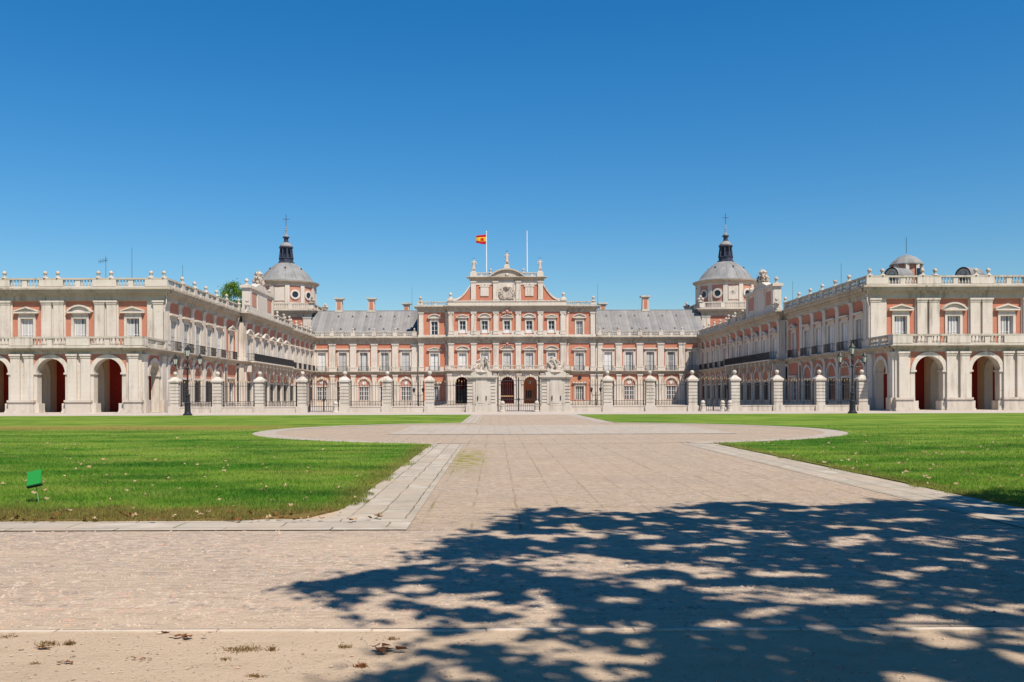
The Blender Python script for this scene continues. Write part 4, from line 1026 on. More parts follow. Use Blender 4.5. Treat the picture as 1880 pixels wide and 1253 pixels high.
    for i in range(8):
        a = 2 * math.pi * (i + .5) / 8; l.tube([(cx + 1.45 * math.cos(a), cy + 1.45 * math.sin(a), zt + 1.2), (cx + 1.2 * math.cos(a), cy + 1.2 * math.sin(a), zt + 3.5)], .2, 5, .16)
    l.lathe(cx, cy, [(.75, zt + 1.2), (.7, zt + 3.5)], 8); l.lathe(cx, cy, [(1.35, zt + 3.4), (1.6, zt + 3.55), (1.6, zt + 3.7), (1.4, zt + 3.75)], 8)
    lo_ = l.build('lantern', 'darklead', root)
    cp = MB(); cp.lathe(cx, cy, [(1.5, zt + 3.74), (1.3, zt + 4.15), (.95, zt + 4.5), (.7, zt + 4.75)], 16); cp.build('lantern_cap', 'lead', lo_, True)
    l = MB(); l.lathe(cx, cy, [(.72, zt + 4.7), (.72, zt + 4.85), (.5, zt + 4.95), (.48, zt + 5.7), (.8, zt + 5.85), (.8, zt + 5.98)], 8); l.build('upper_lantern', 'darklead', lo_)
    sp = MB(); sp.lathe(cx, cy, [(.72, zt + 5.97), (.35, zt + 6.4), (.15, zt + 6.8), (.1, zt + 8.4)], 10)
    for zz, r in ((7.0, .2), (7.5, .24), (8.0, .19), (8.45, .15)): sp.ball(cx, cy, zt + zz, r, 8)
    sp.build('spire', 'lead', lo_, True)
    cr = MB(); cr.box(cx - .05, cx + .05, cy - .05, cy + .05, zt + 8.4, zt + 11.0); cr.box(cx - .7, cx - .05, cy - .04, cy + .04, zt + 9.95, zt + 10.05); cr.box(cx + .05, cx + .7, cy - .04, cy + .04, zt + 9.95, zt + 10.05); cr.build('cross', 'irongrey', lo_)
    k.done(None); return root
tower(-1); tower(1)

# roof structures above the right wing
def roof_house():
    x, y = 51.3, 112.0
    root = empty('roof_lantern', (x, y, 14.2), 'small round domed roof house with a lightning rod above the right arcade', 'roof house')
    b = MB(); b.lathe(x, y, [(1.66, 14.2), (1.66, 18.0)], 8, 1, R(22.5)); b.build('wall', 'pinkpale', root)
    b = MB()
    for i in range(8):
        a = R(45 * i + 22.5); b.box(x + 1.66 * math.cos(a) - .2, x + 1.66 * math.cos(a) + .2, y + 1.66 * math.sin(a) - .2, y + 1.66 * math.sin(a) + .2, 14.2, 17.85)
    b.build('corner_post', 'stone', root)
    b = MB(); b.box(x + .5, x + 1.0, y - 1.8, y - 1.7, 15.6, 17.3); b.build('window', 'glass', root)
    b = MB(); b.lathe(x, y, [(1.98, 17.85), (1.98, 17.98), (1.6, 18.45), (1.05, 18.88), (.45, 19.12), (.08, 19.25)], 12); b.build('roof', 'lead', root)
    b = MB(); b.tube([(x, y, 19.4), (x, y, 21.4)], .03, 5); b.build('lightning_rod', 'iron', root)
def dormer(x, y, z, lab, w_=1.0):
    z += .75; w_ = .88
    root = empty('dormer', (x, y, z), lab, 'dormer', 'barrel dormers on the right wing roof')
    n = 10; pts = [(-w_, 0)] + [(-w_ * math.cos(math.pi * i / n), 1.05 + w_ * .95 * math.sin(math.pi * i / n)) for i in range(n + 1)] + [(w_, 0)]
    f = lambda u, d, zz: (x + d * .86 + u * .5, y + d * .5 - u * .86, z + zz)      # turned, its face looks to the left front
    b = MB(f); b.box(-w_, w_, 0, 2.6, -.75, 0); b.prism(pts, 0, 2.6); b.build('wall', 'pier', root)
    b = MB(f); b.ring(0, 1.05, w_, w_ + .14, -.12, 2.7, n); b.build('roof', 'lead', root)
    b = MB(f); b.ring(0, 1.15, 0, .42, -.05, .03, 10); b.box(-.42, .42, -.05, .03, .4, 1.15); b.build('window', 'glass', root)
roof_house()
dormer(47.6, 107.8, 14.25, 'barrel-roofed dormer standing in front of the round roof house', .95); dormer(56.2, 107.8, 14.25, 'barrel-roofed dormer standing alone at the right on the roof', .95)
# thin masts on the roofs
for (px, Y, zb, top, lab) in ((243, 110, 14.2, 455, 'tall thin mast on the left end roof'), (195, 112, 14.2, 470, 'rooftop television aerial on a thin mast'), (336, 125, 14.2, 487, 'thin mast on the left wing roof behind the balustrade'),
        (757, 196, 20.3, 527, 'thin lightning mast beside the left chimney range'), (1098, 194, 20.3, 522, 'thin lightning mast just right of the central pavilion'), (1545, 118, 14.2, 484, 'thin mast on the right wing roof'), (1456, 140, 14.2, 517, 'shortest thin mast on the right wing roof near its attic')):
    x = (px - VX) / FPX * Y; zt = H + (VY - top + ROLL * -(px - 940)) / FPX * Y
    root = empty('roof_mast', (x, Y, zb), lab, 'mast', 'thin masts on the roofs')
    b = MB(); b.tube([(x, Y, zb), (x, Y, zt)], .035, 5, .02); b.build('mast', 'irongrey', root)
    if 'aerial' in lab:
        b = MB(); b.tube([(x - .9, Y, zt - .75), (x + .2, Y, zt - .55)], .025, 4)
        for i in range(6): q = x - .85 + .2 * i; b.tube([(q, Y, zt - 1.0 + .04 * i), (q, Y, zt - .45 + .04 * i)], .018, 4)
        b.build('aerial', 'irongrey', root)
# ------------------------------------------------------------------ piers, railings and gates of the forecourt
FY = 99.0; GX = 2.58
ORD = ['first', 'second', 'third', 'fourth', 'fifth', 'sixth', 'seventh']
def make_pier():
    root = empty('fence_pier', (0, 0, 0), 'x', 'pier', 'rusticated piers of the forecourt railings')
    b = MB(); b.box(-.6, .6, -.6, .6, 0, .62); b.box(-.58, .58, -.58, .58, .62, .68, .06)
    z = .68
    for i in range(7):
        b.box(-.48, .48, -.48, .48, z, z + .30); b.box(-.41, .41, -.41, .41, z + .30, z + .365); z += .365
    b.build('shaft', 'pier', root)
    c = MB(); c.box(-.52, .52, -.52, .52, z, z + .12); c.box(-.6, .6, -.6, .6, z + .12, z + .3)
    zc = z + .3
    k0 = [c.p(x, y, zc) for x, y in ((-.6, -.6), (.6, -.6), (.6, .6), (-.6, .6))]; k1 = [c.p(x, y, zc + .42) for x, y in ((-.16, -.16), (.16, -.16), (.16, .16), (-.16, .16))]
    for i in range(4): c.f.append([k0[i], k0[(i + 1) % 4], k1[(i + 1) % 4], k1[i]])
    c.f.append(k1); co = c.build('cap', 'pier', root)
    f = MB(); f.lathe(0, 0, [(.13, zc + .42), (.1, zc + .5), (.18, zc + .56)], 10); f.ball(0, 0, zc + .77, .24, 12); f.build('ball_finial', 'pier', root, True)
    return root
px0 = make_pier(); first = True
for s in (-1, 1):
    for i in range(7):
        lab = f"ball-topped stone pier, {ORD[i]} from the gate pedestal towards the {'sunlit' if s < 0 else 'shaded'} wing"
        loc = (GX + s * (9.78 + 4.67 * i), FY, 0)
        if first: px0.location = loc; px0['label'] = lab; first = False
        else: dup(px0, loc, lab)
def bars(b, x0, x1, z0, z1, step=.27, r=.017, tall=None):
    n = int((x1 - x0) / step); tips = []
    for i in range(n + 1):
        x = x0 + (x1 - x0) * i / n; h = z1 + (.0 if i % 2 else .1)
        b.box(x - r, x + r, -r, r, z0, h); tips.append((x, h))
    return tips
def make_panel(L):
    root = empty('iron_fence', (0, 0, 0), 'x', 'fence', 'iron railings between the piers')
    b = MB(); b.box(-L / 2, L / 2, -.42, .42, 0, .56); b.box(-L / 2, L / 2, -.46, .46, .56, .66); b.build('low_wall', 'plinth', root)
    g = MB(); tips = bars(g, -L / 2 + .12, L / 2 - .12, .66, 3.25)
    for z in (.78, 1.18, 2.9): g.box(-L / 2, L / 2, -.03, .03, z, z + .05)
    n = int(L / .27)
    for i in range(n): x = -L / 2 + .2 + (L - .4) * (i + .5) / n; g.ring(x, .98, .085, .11, -.01, .01, 6, 0, 2 * math.pi)
    go = g.build('railing', 'irongrey', root)
    t = MB()
    for x, z in tips: t.lathe(x, 0, [(.012, z), (.05, z + .07), (.01, z + .24)], 4)
    t.build('spear_tips', 'gilt', go)
    for x in (-L / 2 + .06, L / 2 - .06): sb = MB(); sb.tube([(x, 0, 1.5), (x, .38, .1)], .03, 5); sb.box(x - .03, x + .03, -.03, .03, .66, 3.5); sb.build('stay', 'iron', root)
    return root
pn = None
for s in (-1, 1):
    side = 'left' if s < 0 else 'right'
    for i in range(7):
        if i == 3: continue                      # the side gate stands between the third and fourth pier
        xa = 5.5 if i == 0 else 9.78 + 4.67 * (i - 1) + .60; xb = 9.78 + 4.67 * i - .60
        lab = (f"iron railing between the gate pedestal and first pier towards the {'sunlit' if s < 0 else 'shaded'} wing" if i == 0 else
               f"iron railing between the {ORD[i-1]} and {ORD[i]} piers from the gate towards the {'sunlit' if s < 0 else 'shaded'} wing")
        loc = (GX + s * (xa + xb) / 2, FY, 0); L = 3.31
        if pn is None: pn = make_panel(L); pn.location = loc; pn['label'] = lab; o = pn
        else: o = dup(pn, loc, lab)
        o.scale.x = (xb - xa) / L
def make_gate(W, Ht, name, lab, loc, cat_group):
    root = empty(name, loc, lab, 'gate', cat_group)
    x, y, z = loc
    for s in (-1, 1):
        f = lambda u, d, zz, s=s: (x + s * u, y - d, zz)
        g = MB(f); tips = []
        n = int(W / 2 / .24)
        for i in range(n + 1):
            u = .04 + (W / 2 - .1) * i / n; h = Ht + (.12 if i % 2 else 0); r = .02 if 0 < i < n else .04; g.box(u - r, u + r, -r, r, .08, h); tips.append((u, h))
        for zz in (.1, .62, 1.35, Ht - .35): g.box(.0, W / 2, -.035, .035, zz, zz + .06)
        go = g.build('leaf', 'irongrey', root)
        t = MB(f)
        for u, h in tips: t.lathe(u, 0, [(.012, h), (.05, h + .07), (.01, h + .26)], 4)
        t.build('spear_tips', 'gilt', go)
        p = MB(f); p.box(W / 2 + .02, W / 2 + .12, -.05, .05, 0, Ht + .5); p.tube([(W / 2 + .07, 0, 1.3), (W / 2 + .07, -.5, .1)], .04, 5); p.ball(W / 2 + .07, 0, Ht + .58, .1, 6); p.build('gate_post', 'iron', root)
    b = MB(); b.box(x - .14, x + .14, y - .1, y + .06, 1.28, 1.48); b.build('lock', 'iron', root)
make_gate(4.5, 3.75, 'iron_gate', 'tall central iron gate between the two sculpture pedestals', (GX, FY, 0), 'iron gates of the forecourt')
for s in (-1, 1):
    make_gate(3.1, 3.45, 'iron_gate', f"smaller iron gate between the third and fourth piers towards the {'sunlit' if s < 0 else 'shaded'} wing", (GX + s * (9.78 + 4.67 * 2.5), FY, 0), 'iron gates of the forecourt')
# sculpture pedestals
def pedestal(s):
    x = GX + s * 4.05; side = 'left' if s < 0 else 'right'
    root = empty('pedestal', (x, FY, 0), f"massive stone gate pedestal carrying the {'three struggling figures' if s < 0 else 'figure crouched over a beast'}", 'pedestal', 'sculpture pedestals')
    f = lambda u, d, z: (x + u, FY - d, z)
    b = MB(f); b.box(-1.72, 1.72, -1.0, 1.0, 0, .62); b.box(-1.66, 1.66, -.96, .96, .62, .70)
    b.box(-.62, .62, -.9, .97, .7, 3.55)
    z = .70
    for i in range(8):
        for q in (-1, 1): b.box(*sorted((q * .62, q * 1.58)), -.9, .86, z, z + .27); b.box(*sorted((q * .62, q * 1.48)), -.87, .74, z + .27, z + .356)
        z += .356
    b.box(-.98, -.62, .86, .90, .9, 3.5); b.box(.62, .98, .86, .90, .9, 3.5); b.box(-.42, .42, .97, 1.0, .95, 3.35)
    b.build('shaft', 'pier', root)
    c = MB(f); c.box(-1.62, 1.62, -.94, .98, 3.55, 3.78); c.box(-1.82, 1.82, -1.1, 1.18, 3.78, 4.0); c.box(-1.1, 1.1, -.8, .8, 4.0, 4.35); c.build('cornice', 'pier', root)
    g = MB(f)
    for u in (-.42, .5): g.box(u - .05, u + .05, 1.0, 1.06, 1.3, 1.75)
    g.build('hinge_block', 'iron', root)
    return x
for s in (-1, 1):
    x = pedestal(s); side = 'left' if s < 0 else 'right'
    lab = 'carved stone group of three struggling figures on its pedestal' if s < 0 else 'carved stone group of a figure crouched over a beast on its pedestal'
    root = empty('sculpture', (x, FY, 4.35), lab, 'sculpture', 'sculpture groups on the pedestals')
    b = MB(); b.lathe(x, FY, [(1.02, 4.35), (.98, 4.47), (.8, 4.56)], 12); rnd = random.Random(8 + s)
    for i in range(14): b.ball(x + rnd.uniform(-.85, .85), FY + rnd.uniform(-.5, .5), 4.5 + rnd.uniform(0, .12), rnd.uniform(.1, .22), 6)
    b.build('rock_base', 'statue', root)
    if s < 0:
        J = [(0, 0, .95, .17), (.03, 0, 1.2, .16), (.08, -.02, 1.45, .2, .15), (.1, -.02, 1.62, .08), (.12, -.06, 1.76, .12), (.12, -.04, 1.88, .09), (.12, 0, .9, .13), (.2, -.12, .5, .11), (.22, 0, .12, .08), (-.12, 0, .9, .13), (-.28, -.05, .52, .11), (-.42, .06, .12, .08),
             (.32, 0, 1.5, .09), (.52, -.14, 1.62, .075), (.42, -.25, 1.78, .07), (-.14, 0, 1.48, .09), (-.4, -.15, 1.3, .075), (-.62, -.2, 1.22, .065)]
        E = [(0, 1), (1, 2), (2, 3), (3, 4), (4, 5), (0, 6), (6, 7), (7, 8), (0, 9), (9, 10), (10, 11), (2, 12), (12, 13), (13, 14), (2, 15), (15, 16), (16, 17)]
        figure('standing_figure', J, E, parent=root, loc=(-.02, 0, .1), sc=.92); figure('second_figure', J, E, parent=root, loc=(.42, .18, .1), rz=2.6, sc=.9)
        figure('falling_figure', J, E, parent=root, loc=(-.62, -.05, .05), rz=.5, sc=.62)
        d = MB(); d.tube([(x - .95, FY, 4.5), (x - .8, FY - .1, 4.85), (x - .5, FY, 5.1), (x - .1, FY, 5.35)], .2, 6, .1); d.tube([(x + .9, FY, 4.5), (x + .75, FY, 5.0), (x + .6, FY, 5.6)], .18, 6, .1); d.build('drapery', 'statue', root)
    else:
        J = [(.0, 0, .75, .2), (-.12, -.02, 1.05, .19), (-.25, -.05, 1.3, .23, .18), (-.32, -.1, 1.48, .09), (-.38, -.16, 1.6, .13), (-.4, -.16, 1.72, .1), (.12, -.1, .72, .14), (.1, -.4, .6, .12), (.12, -.3, .14, .09), (-.05, .1, .72, .14), (-.45, .0, .5, .12), (-.5, .1, .12, .09),
             (-.02, -.08, 1.32, .1), (.25, -.25, 1.12, .085), (.45, -.3, .95, .07), (-.5, -.05, 1.3, .1), (-.72, -.2, 1.05, .085), (-.72, -.3, .8, .07)]
        E = [(0, 1), (1, 2), (2, 3), (3, 4), (4, 5), (0, 6), (6, 7), (7, 8), (0, 9), (9, 10), (10, 11), (2, 12), (12, 13), (13, 14), (2, 15), (15, 16), (16, 17)]
        figure('crouching_figure', J, E, parent=root, loc=(-.02, 0, .1), sc=1.0)
        J = [(0, 0, .42, .26), (-.4, 0, .5, .28), (-.72, -.05, .75, .2), (-.9, -.12, 1.0, .2), (-1.08, -.2, .95, .12), (.4, 0, .4, .22), (.75, .05, .6, .1), (.95, 0, .95, .06), (1.02, 0, 1.15, .08), (-.5, -.3, .2, .1), (-.75, -.4, .05, .09), (.35, -.3, .2, .12), (.1, -.42, .06, .09)]
        E = [(0, 1), (1, 2), (2, 3), (3, 4), (0, 5), (5, 6), (6, 7), (7, 8), (1, 9), (9, 10), (5, 11), (11, 12)]
        figure('reclining_beast', J, E, parent=root, loc=(.1, .1, .12), sc=.95)
        J2, E2 = robed(.05); figure('rear_figure', J2, E2, parent=root, loc=(.3, .35, .1), rz=-.6, sc=.72)
        d = MB(); d.tube([(x - .7, FY + .2, 4.6), (x - .75, FY + .2, 5.3), (x - .4, FY + .1, 5.85), (x + .1, FY + .1, 5.9)], .24, 6, .14); d.build('drapery', 'statue', root)
# round-headed stone bollards at the gates
def bollard(x, y, lab, first=[None]):
    if first[0] is None:
        root = empty('bollard', (0, 0, 0), lab, 'bollard', 'round-topped stone bollards by the gates')
        b = MB(); b.lathe(0, 0, [(.34, 0), (.34, .12), (.26, .18), (.25, .62), (.3, .68), (.3, .74), (.2, .78)], 14); b.build('post', 'pier', root, False)
        h = MB(); h.ball(0, 0, .98, .25, 14); h.build('ball_head', 'pier', root, True); first[0] = root; root.location = (x, y, 0)
    else: dup(first[0], (x, y, 0), lab)
for px, y, lab in ((922.5, 98.2, 'ball-headed stone bollard at the left side of the central gate'), (985.5, 98.2, 'ball-headed stone bollard at the right side of the central gate'),
        (1290.5, 98.2, 'ball-headed stone bollard at the left edge of the right side gate'), (1326.5, 98.2, 'ball-headed stone bollard inside the right edge of the right side gate'), (1340, 97.6, 'ball-headed stone bollard against the fourth right pier'), (616, 98.2, 'ball-headed stone bollard at the right edge of the left side gate')):
    bollard((px - VX) / FPX * y, y, lab)
# fingerpost tripods / paired-lamp stands in the courtyard
def court_lamp(x, lab, y=122):
    root = empty('courtyard_lamp', (x, y, 0), lab, 'lamp post', 'small two-armed lamps in the courtyard')
    b = MB(); b.lathe(x, y, [(.28, 0), (.28, .25), (.1, .4), (.07, 1.2), (.13, 1.3), (.05, 1.4), (.05, 2.3)], 8)
    for s in (-1, 1): b.tube([(x, y, 1.9), (x + s * .35, y, 1.8), (x + s * .62, y, 2.1), (x + s * .62, y, 2.3)], .035, 5)
    b.build('post', 'iron', root)
    for s in (-1, 1):
        l = MB(); l.lathe(x + s * .62, y, [(.1, 2.3), (.19, 2.7), (.24, 2.74), (.05, 2.95)], 6); l.build('lantern', 'iron', root)
    t = MB()
    for s in (-1, 1): t.tube([(x, y, 1.0), (x + s * .7, y - .3, .02)], .05, 5)
    t.build('brace', 'pier', root)
court_lamp(-10.4, 'small two-armed lamp in the courtyard, left of the portico'); court_lamp(13.7, 'small two-armed lamp in the courtyard, right of the portico')
# three-lantern street lamps
def lantern(b, g, x, y, z, sc=1.0):
    g.lathe(x, y, [(.13 * sc, z), (.24 * sc, z + .55 * sc)], 6)
    b.lathe(x, y, [(.05, z - .18 * sc), (.15 * sc, z)], 6); b.lathe(x, y, [(.29 * sc, z + .55 * sc), (.31 * sc, z + .6 * sc), (.2 * sc, z + .72 * sc), (.1 * sc, z + .84 * sc), (.03, z + .98 * sc)], 6)
    for i in range(6):
        a = math.pi / 3 * i; b.tube([(x + .135 * sc * math.cos(a), y + .135 * sc * math.sin(a), z), (x + .245 * sc * math.cos(a), y + .245 * sc * math.sin(a), z + .55 * sc)], .014, 4)
def street_lamp(x, y, lab):
    root = empty('street_lamp', (x, y, 0), lab, 'street lamp', 'three-lantern lamps at the lawn edge')
    b = MB(); b.lathe(x, y, [(.42, 0), (.42, .14), (.32, .2), (.28, .35), (.25, 1.0), (.3, 1.08), (.3, 1.16), (.2, 1.25), (.17, 1.75), (.24, 1.82), (.24, 1.9), (.12, 2.0), (.1, 2.3), (.16, 2.36), (.09, 2.45), (.065, 4.2), (.14, 4.28), (.14, 4.4), (.07, 4.5), (.12, 4.95), (.05, 5.2), (.05, 5.35)], 14)
    b.build('column', 'iron', root)
    ar = MB()
    for s in (-1, 1):
        ar.tube([(x, y, 4.45), (x + s * .3, y, 4.3), (x + s * .7, y, 4.32), (x + s * 1.05, y, 4.25), (x + s * 1.15, y, 4.42), (x + s * 1.13, y, 4.6)], .035, 6)
        f = lambda u, d, z: (x + u, y - d, z)
        r = MB(f); ar.tube([(x + s * (.42 + .2 * (1 - t * .12) * math.cos(t * 1.2)), y, 4.42 + .2 * (1 - t * .12) * math.sin(t * 1.2)) for t in range(8)], .025, 5)
    ar.build('arm', 'iron', root)
    for dx, z, sc in ((0, 5.5, 1.05), (-1.13, 4.75, .95), (1.13, 4.75, .95)):
        bb, gg = MB(), MB(); lantern(bb, gg, x + dx, y, z, sc); lo_ = bb.build('lantern', 'iron', root); gg.build('lantern_glass', 'lamp', lo_)
street_lamp(-28.4, 83, 'black three-lantern street lamp in front of the sunlit wing'); street_lamp(33.0, 83, 'black three-lantern street lamp in front of the shaded wing')
# stone benches/low white stubs left of the right arcade
# small green sign on a stake in the lawn
sx, sy = G(72, 929)
root = empty('lawn_marker', (sx, sy, .03), 'small square green sign leaning on a thin stake in the left lawn', 'sign')
b = MB(); b.tube([(sx, sy, .0), (sx - .035, sy, .2), (sx - .062, sy, .36)], .006, 6); b.build('stake', 'stake', root)
ph = R(12)
def sf(u, d, z):      # tilted plate: rolled 12 degrees and leaning back
    t = R(28); y2 = -d * math.cos(t) + z * math.sin(t); z2 = z * math.cos(t) + d * math.sin(t)
    return (sx - .078 + u * math.cos(ph) - z2 * math.sin(ph), sy + y2, .42 + u * math.sin(ph) + z2 * math.cos(ph))
b = MB(sf); b.box(-.108, .108, -.008, .008, -.115, .115); b.build('plate', 'sign', root)
b = MB(sf); b.box(-.112, .112, -.05, .0075, -.135, -.1155); b.build('lower_edge', 'signdark', root)
# dry leaves lying about, each one an object
lv = MB(); n = 9
out = [(.055 * math.cos(a) * (1 + .25 * math.cos(5 * a)), .055 * math.sin(a) * (1 + .25 * math.cos(5 * a))) for a in [2 * math.pi * i / 20 for i in range(20)]]
c_ = lv.p(0, 0, .006)
ids = [lv.p(x, y, .012 + 9 * (x * x) + .01 * math.sin(3 * i)) for i, (x, y) in enumerate(out)]
for i in range(20): lv.f.append([c_, ids[i], ids[(i + 1) % 20]])
L0 = lv.build('dry_leaf', 'dryleaf'); L1 = L0.copy(); L1.data = L0.data.copy(); L1.data.materials[0] = M['rust']; COL.objects.link(L1)
def put_leaf(x, y, z, sc, kind, labs=('pale dry fallen leaf lying on the lawn', 'pale fallen leaves on the lawn')):
    o = (L0 if kind == 0 else L1).copy(); COL.objects.link(o); o.location = (x, y, z); o.scale = (sc,) * 3
    o.rotation_euler = (random.uniform(-.1, .6), random.uniform(-.3, .3), random.uniform(0, 6.28)); tag(o, labs[0], 'leaf', labs[1]); return o
cnt = 0
while cnt < 210:
    if random.random() < .6: px, py = random.uniform(1150, 1880), random.uniform(800, 905)
    else: px, py = random.uniform(0, 780), random.uniform(800, 950)
    x, y = G(px, py)
    if bool(in_lawn(np.array([x]), np.array([y]))[0]) and y < 40: put_leaf(x, y, .06, random.uniform(.28, .62) * (1 + .016 * y), 0); cnt += 1
for i in range(46):
    x, y = G(random.uniform(0, 700), 957 + random.uniform(-9, 6)); put_leaf(x, y, .05, random.uniform(.35, .75), random.random() < .6, ('dry brown leaf lying on the scorched margin of the left lawn', 'brown leaves along the lawn margin'))
bpy.data.objects.remove(L0); bpy.data.objects.remove(L1)
# weed tufts and scraps on the dirt
def weed(px, py, w_, h_, kind, lab, mat='weed', n=46):
    n = int(n * 1.7)
    w_ *= .75; h_ *= .7
    x, y = G(px, py); rnd = random.Random(int(px * 7 + py)); b = MB()
    for i in range(n):
        bx, by = rnd.gauss(0, w_ * .33), rnd.gauss(0, w_ * .18); a = rnd.uniform(0, 6.28); hh = h_ * .75 * rnd.uniform(.25, 1.0); q = h_ * rnd.uniform(.3, 1.0)
        ww = .0022 if kind == 'blade' else .010
        p0 = (x + bx, y + by, 0.0); p1 = (x + bx + q * math.cos(a), y + by + q * math.sin(a), hh)
        pm = ((p0[0] + p1[0]) / 2 - .2 * q * math.cos(a), (p0[1] + p1[1]) / 2, hh * .6)
        i0 = [b.p(p0[0] - ww, p0[1], p0[2]), b.p(p0[0] + ww, p0[1], p0[2]), b.p(pm[0] + ww, pm[1], pm[2]), b.p(pm[0] - ww, pm[1], pm[2]), b.p(*p1)]
        b.f += [[i0[0], i0[1], i0[2], i0[3]], [i0[3], i0[2], i0[4]]]
    o = b.build('weed_tuft', mat, None, False, (x, y, 0)); return tag(o, lab, 'weed', 'dry weeds on the sandy foreground')
weed(90, 1185, .12, .07, 'blade', 'brownish weed tuft below the kerb near the left edge'); weed(127, 1184, .07, .06, 'blade', 'small upright weed tuft just right of the brownish tuft at the left edge')
weed(443, 1194, .24, .05, 'blade', 'widest flat dry weed mat on the sandy foreground', n=110); weed(410, 1212, .08, .035, 'blade', 'thin creeping weed below the wide flat weed mat', n=25)
weed(497, 1195, .07, .07, 'blade', 'pale spindly weed right of the wide flat weed mat', n=26); weed(62, 1220, .06, .035, 'blade', 'tiny weed tuft at the lower left', n=20)
weed(468, 1243, .09, .04, 'blade', 'brown weed tuft at the bottom edge left of the tree shadow', n=50); weed(632, 1190, .10, .05, 'blade', 'sprawling pale weed near the kerb, left of the rust-coloured leaf litter', n=30)
weed(660, 1225, .10, .06, 'blade', 'reddish weed at the left fringe of the tree shadow', 'rust', n=40); weed(298, 1163, .07, .03, 'leaf', 'dark withered weed growing at the kerb line', 'rust', n=16)
weed(718, 1175, .07, .05, 'blade', 'small dark weed at the kerb by the shadow edge', n=26); weed(15, 1170, .14, .03, 'blade', 'low weed on the kerb line at the left edge', n=34)
def scrap(px, py, sc, lab, mat='rust'):
    x, y = G(px, py); rnd = random.Random(int(px)); b = MB()
    for i in range(9):
        cx_, cy_ = rnd.gauss(0, .05) * sc, rnd.gauss(0, .025) * sc; a = rnd.uniform(0, 6.28); l = rnd.uniform(.02, .04) * sc
        q = [b.p(x + cx_ + l * math.cos(a + t), y + cy_ + l * .6 * math.sin(a + t), .008 + rnd.uniform(0, .03) * sc) for t in (0, 1.6, 3.1, 4.7)]
        b.f += [[q[0], q[1], q[2]], [q[0], q[2], q[3]]]
    o = b.build('leaf_litter', mat, None, False, (x, y, 0)); tag(o, lab, 'leaf litter', 'clumps of fallen leaf litter')
scrap(697, 1199, 1.5, 'rust-coloured clump of leaf litter beside the tree shadow'); scrap(72, 1192, .9, 'orange leaf scrap at the foot of the brown weed', 'dryleaf'); scrap(332, 1173, .9, 'orange-brown leaf scrap below the kerb line')
scrap(117, 1220, .5, 'tiny dark leaf scrap at the lower left'); scrap(256, 1213, .5, 'tiny dark leaf scrap in the middle of the sandy patch')

# ------------------------------------------------------------------ trees
def leaves(pts, size, rnd, flat=.6):
    n = len(pts); c = np.asarray(pts, 'f4')
    nv = rnd.normal(size=(n, 3)); nv[:, 2] = np.abs(nv[:, 2]) + flat; nv /= np.linalg.norm(nv, axis=1)[:, None]
    t = np.cross(nv, rnd.normal(size=(n, 3))); t /= np.linalg.norm(t, axis=1)[:, None]; u = np.cross(nv, t)
    L = (size * rnd.uniform(.6, 1.3, n))[:, None]; W = L * .62
    V = np.zeros((n, 4, 3), 'f4'); V[:, 0] = c - t * L * .5; V[:, 1] = c + u * W * .5 - nv * L * .06; V[:, 2] = c + t * L * .5; V[:, 3] = c - u * W * .5 - nv * L * .06
    return V.reshape(-1, 3)
# green tree rising behind the left wing
root = empty('tree', (-53.0, 181, 0), 'bushy green tree showing above the roof of the left wing', 'tree')
t = MB(); t.tube([(-53, 181, 0), (-52.9, 181, 9), (-53.1, 181, 16), (-53, 181, 21)], .45, 8, .15)
for a in range(7): t.tube([(-53, 181, 13 + a), (-53 + 1.8 * math.cos(a * 2.4), 181 + 1.8 * math.sin(a * 2.4), 17 + a * .9)], .14, 5, .04)
t.build('trunk', 'bark', root)
P = []; rt = np.random.default_rng(3)
for i in range(95):
    th_, z = rt.uniform(0, 6.28), rt.uniform(13.0, 24.4); R_ = (3.5 * math.sqrt(max(.03, 1 - ((z - 19.0) / 5.6) ** 2))) * rt.uniform(.5, 1)
    P.append(rt.normal((-53 + R_ * math.cos(th_), 181 + R_ * math.sin(th_), z), rt.uniform(.25, .6), (150, 3)))
M['leaf2'] = leafmat('bright_green_leaves', (.08, .19, .015), (.22, .34, .04), .5)
cv = leaves(np.concatenate(P), .30, rt) - np.array([-53, 181, 0], 'f4'); npmesh('crown', cv, 4, 'leaf2', root)
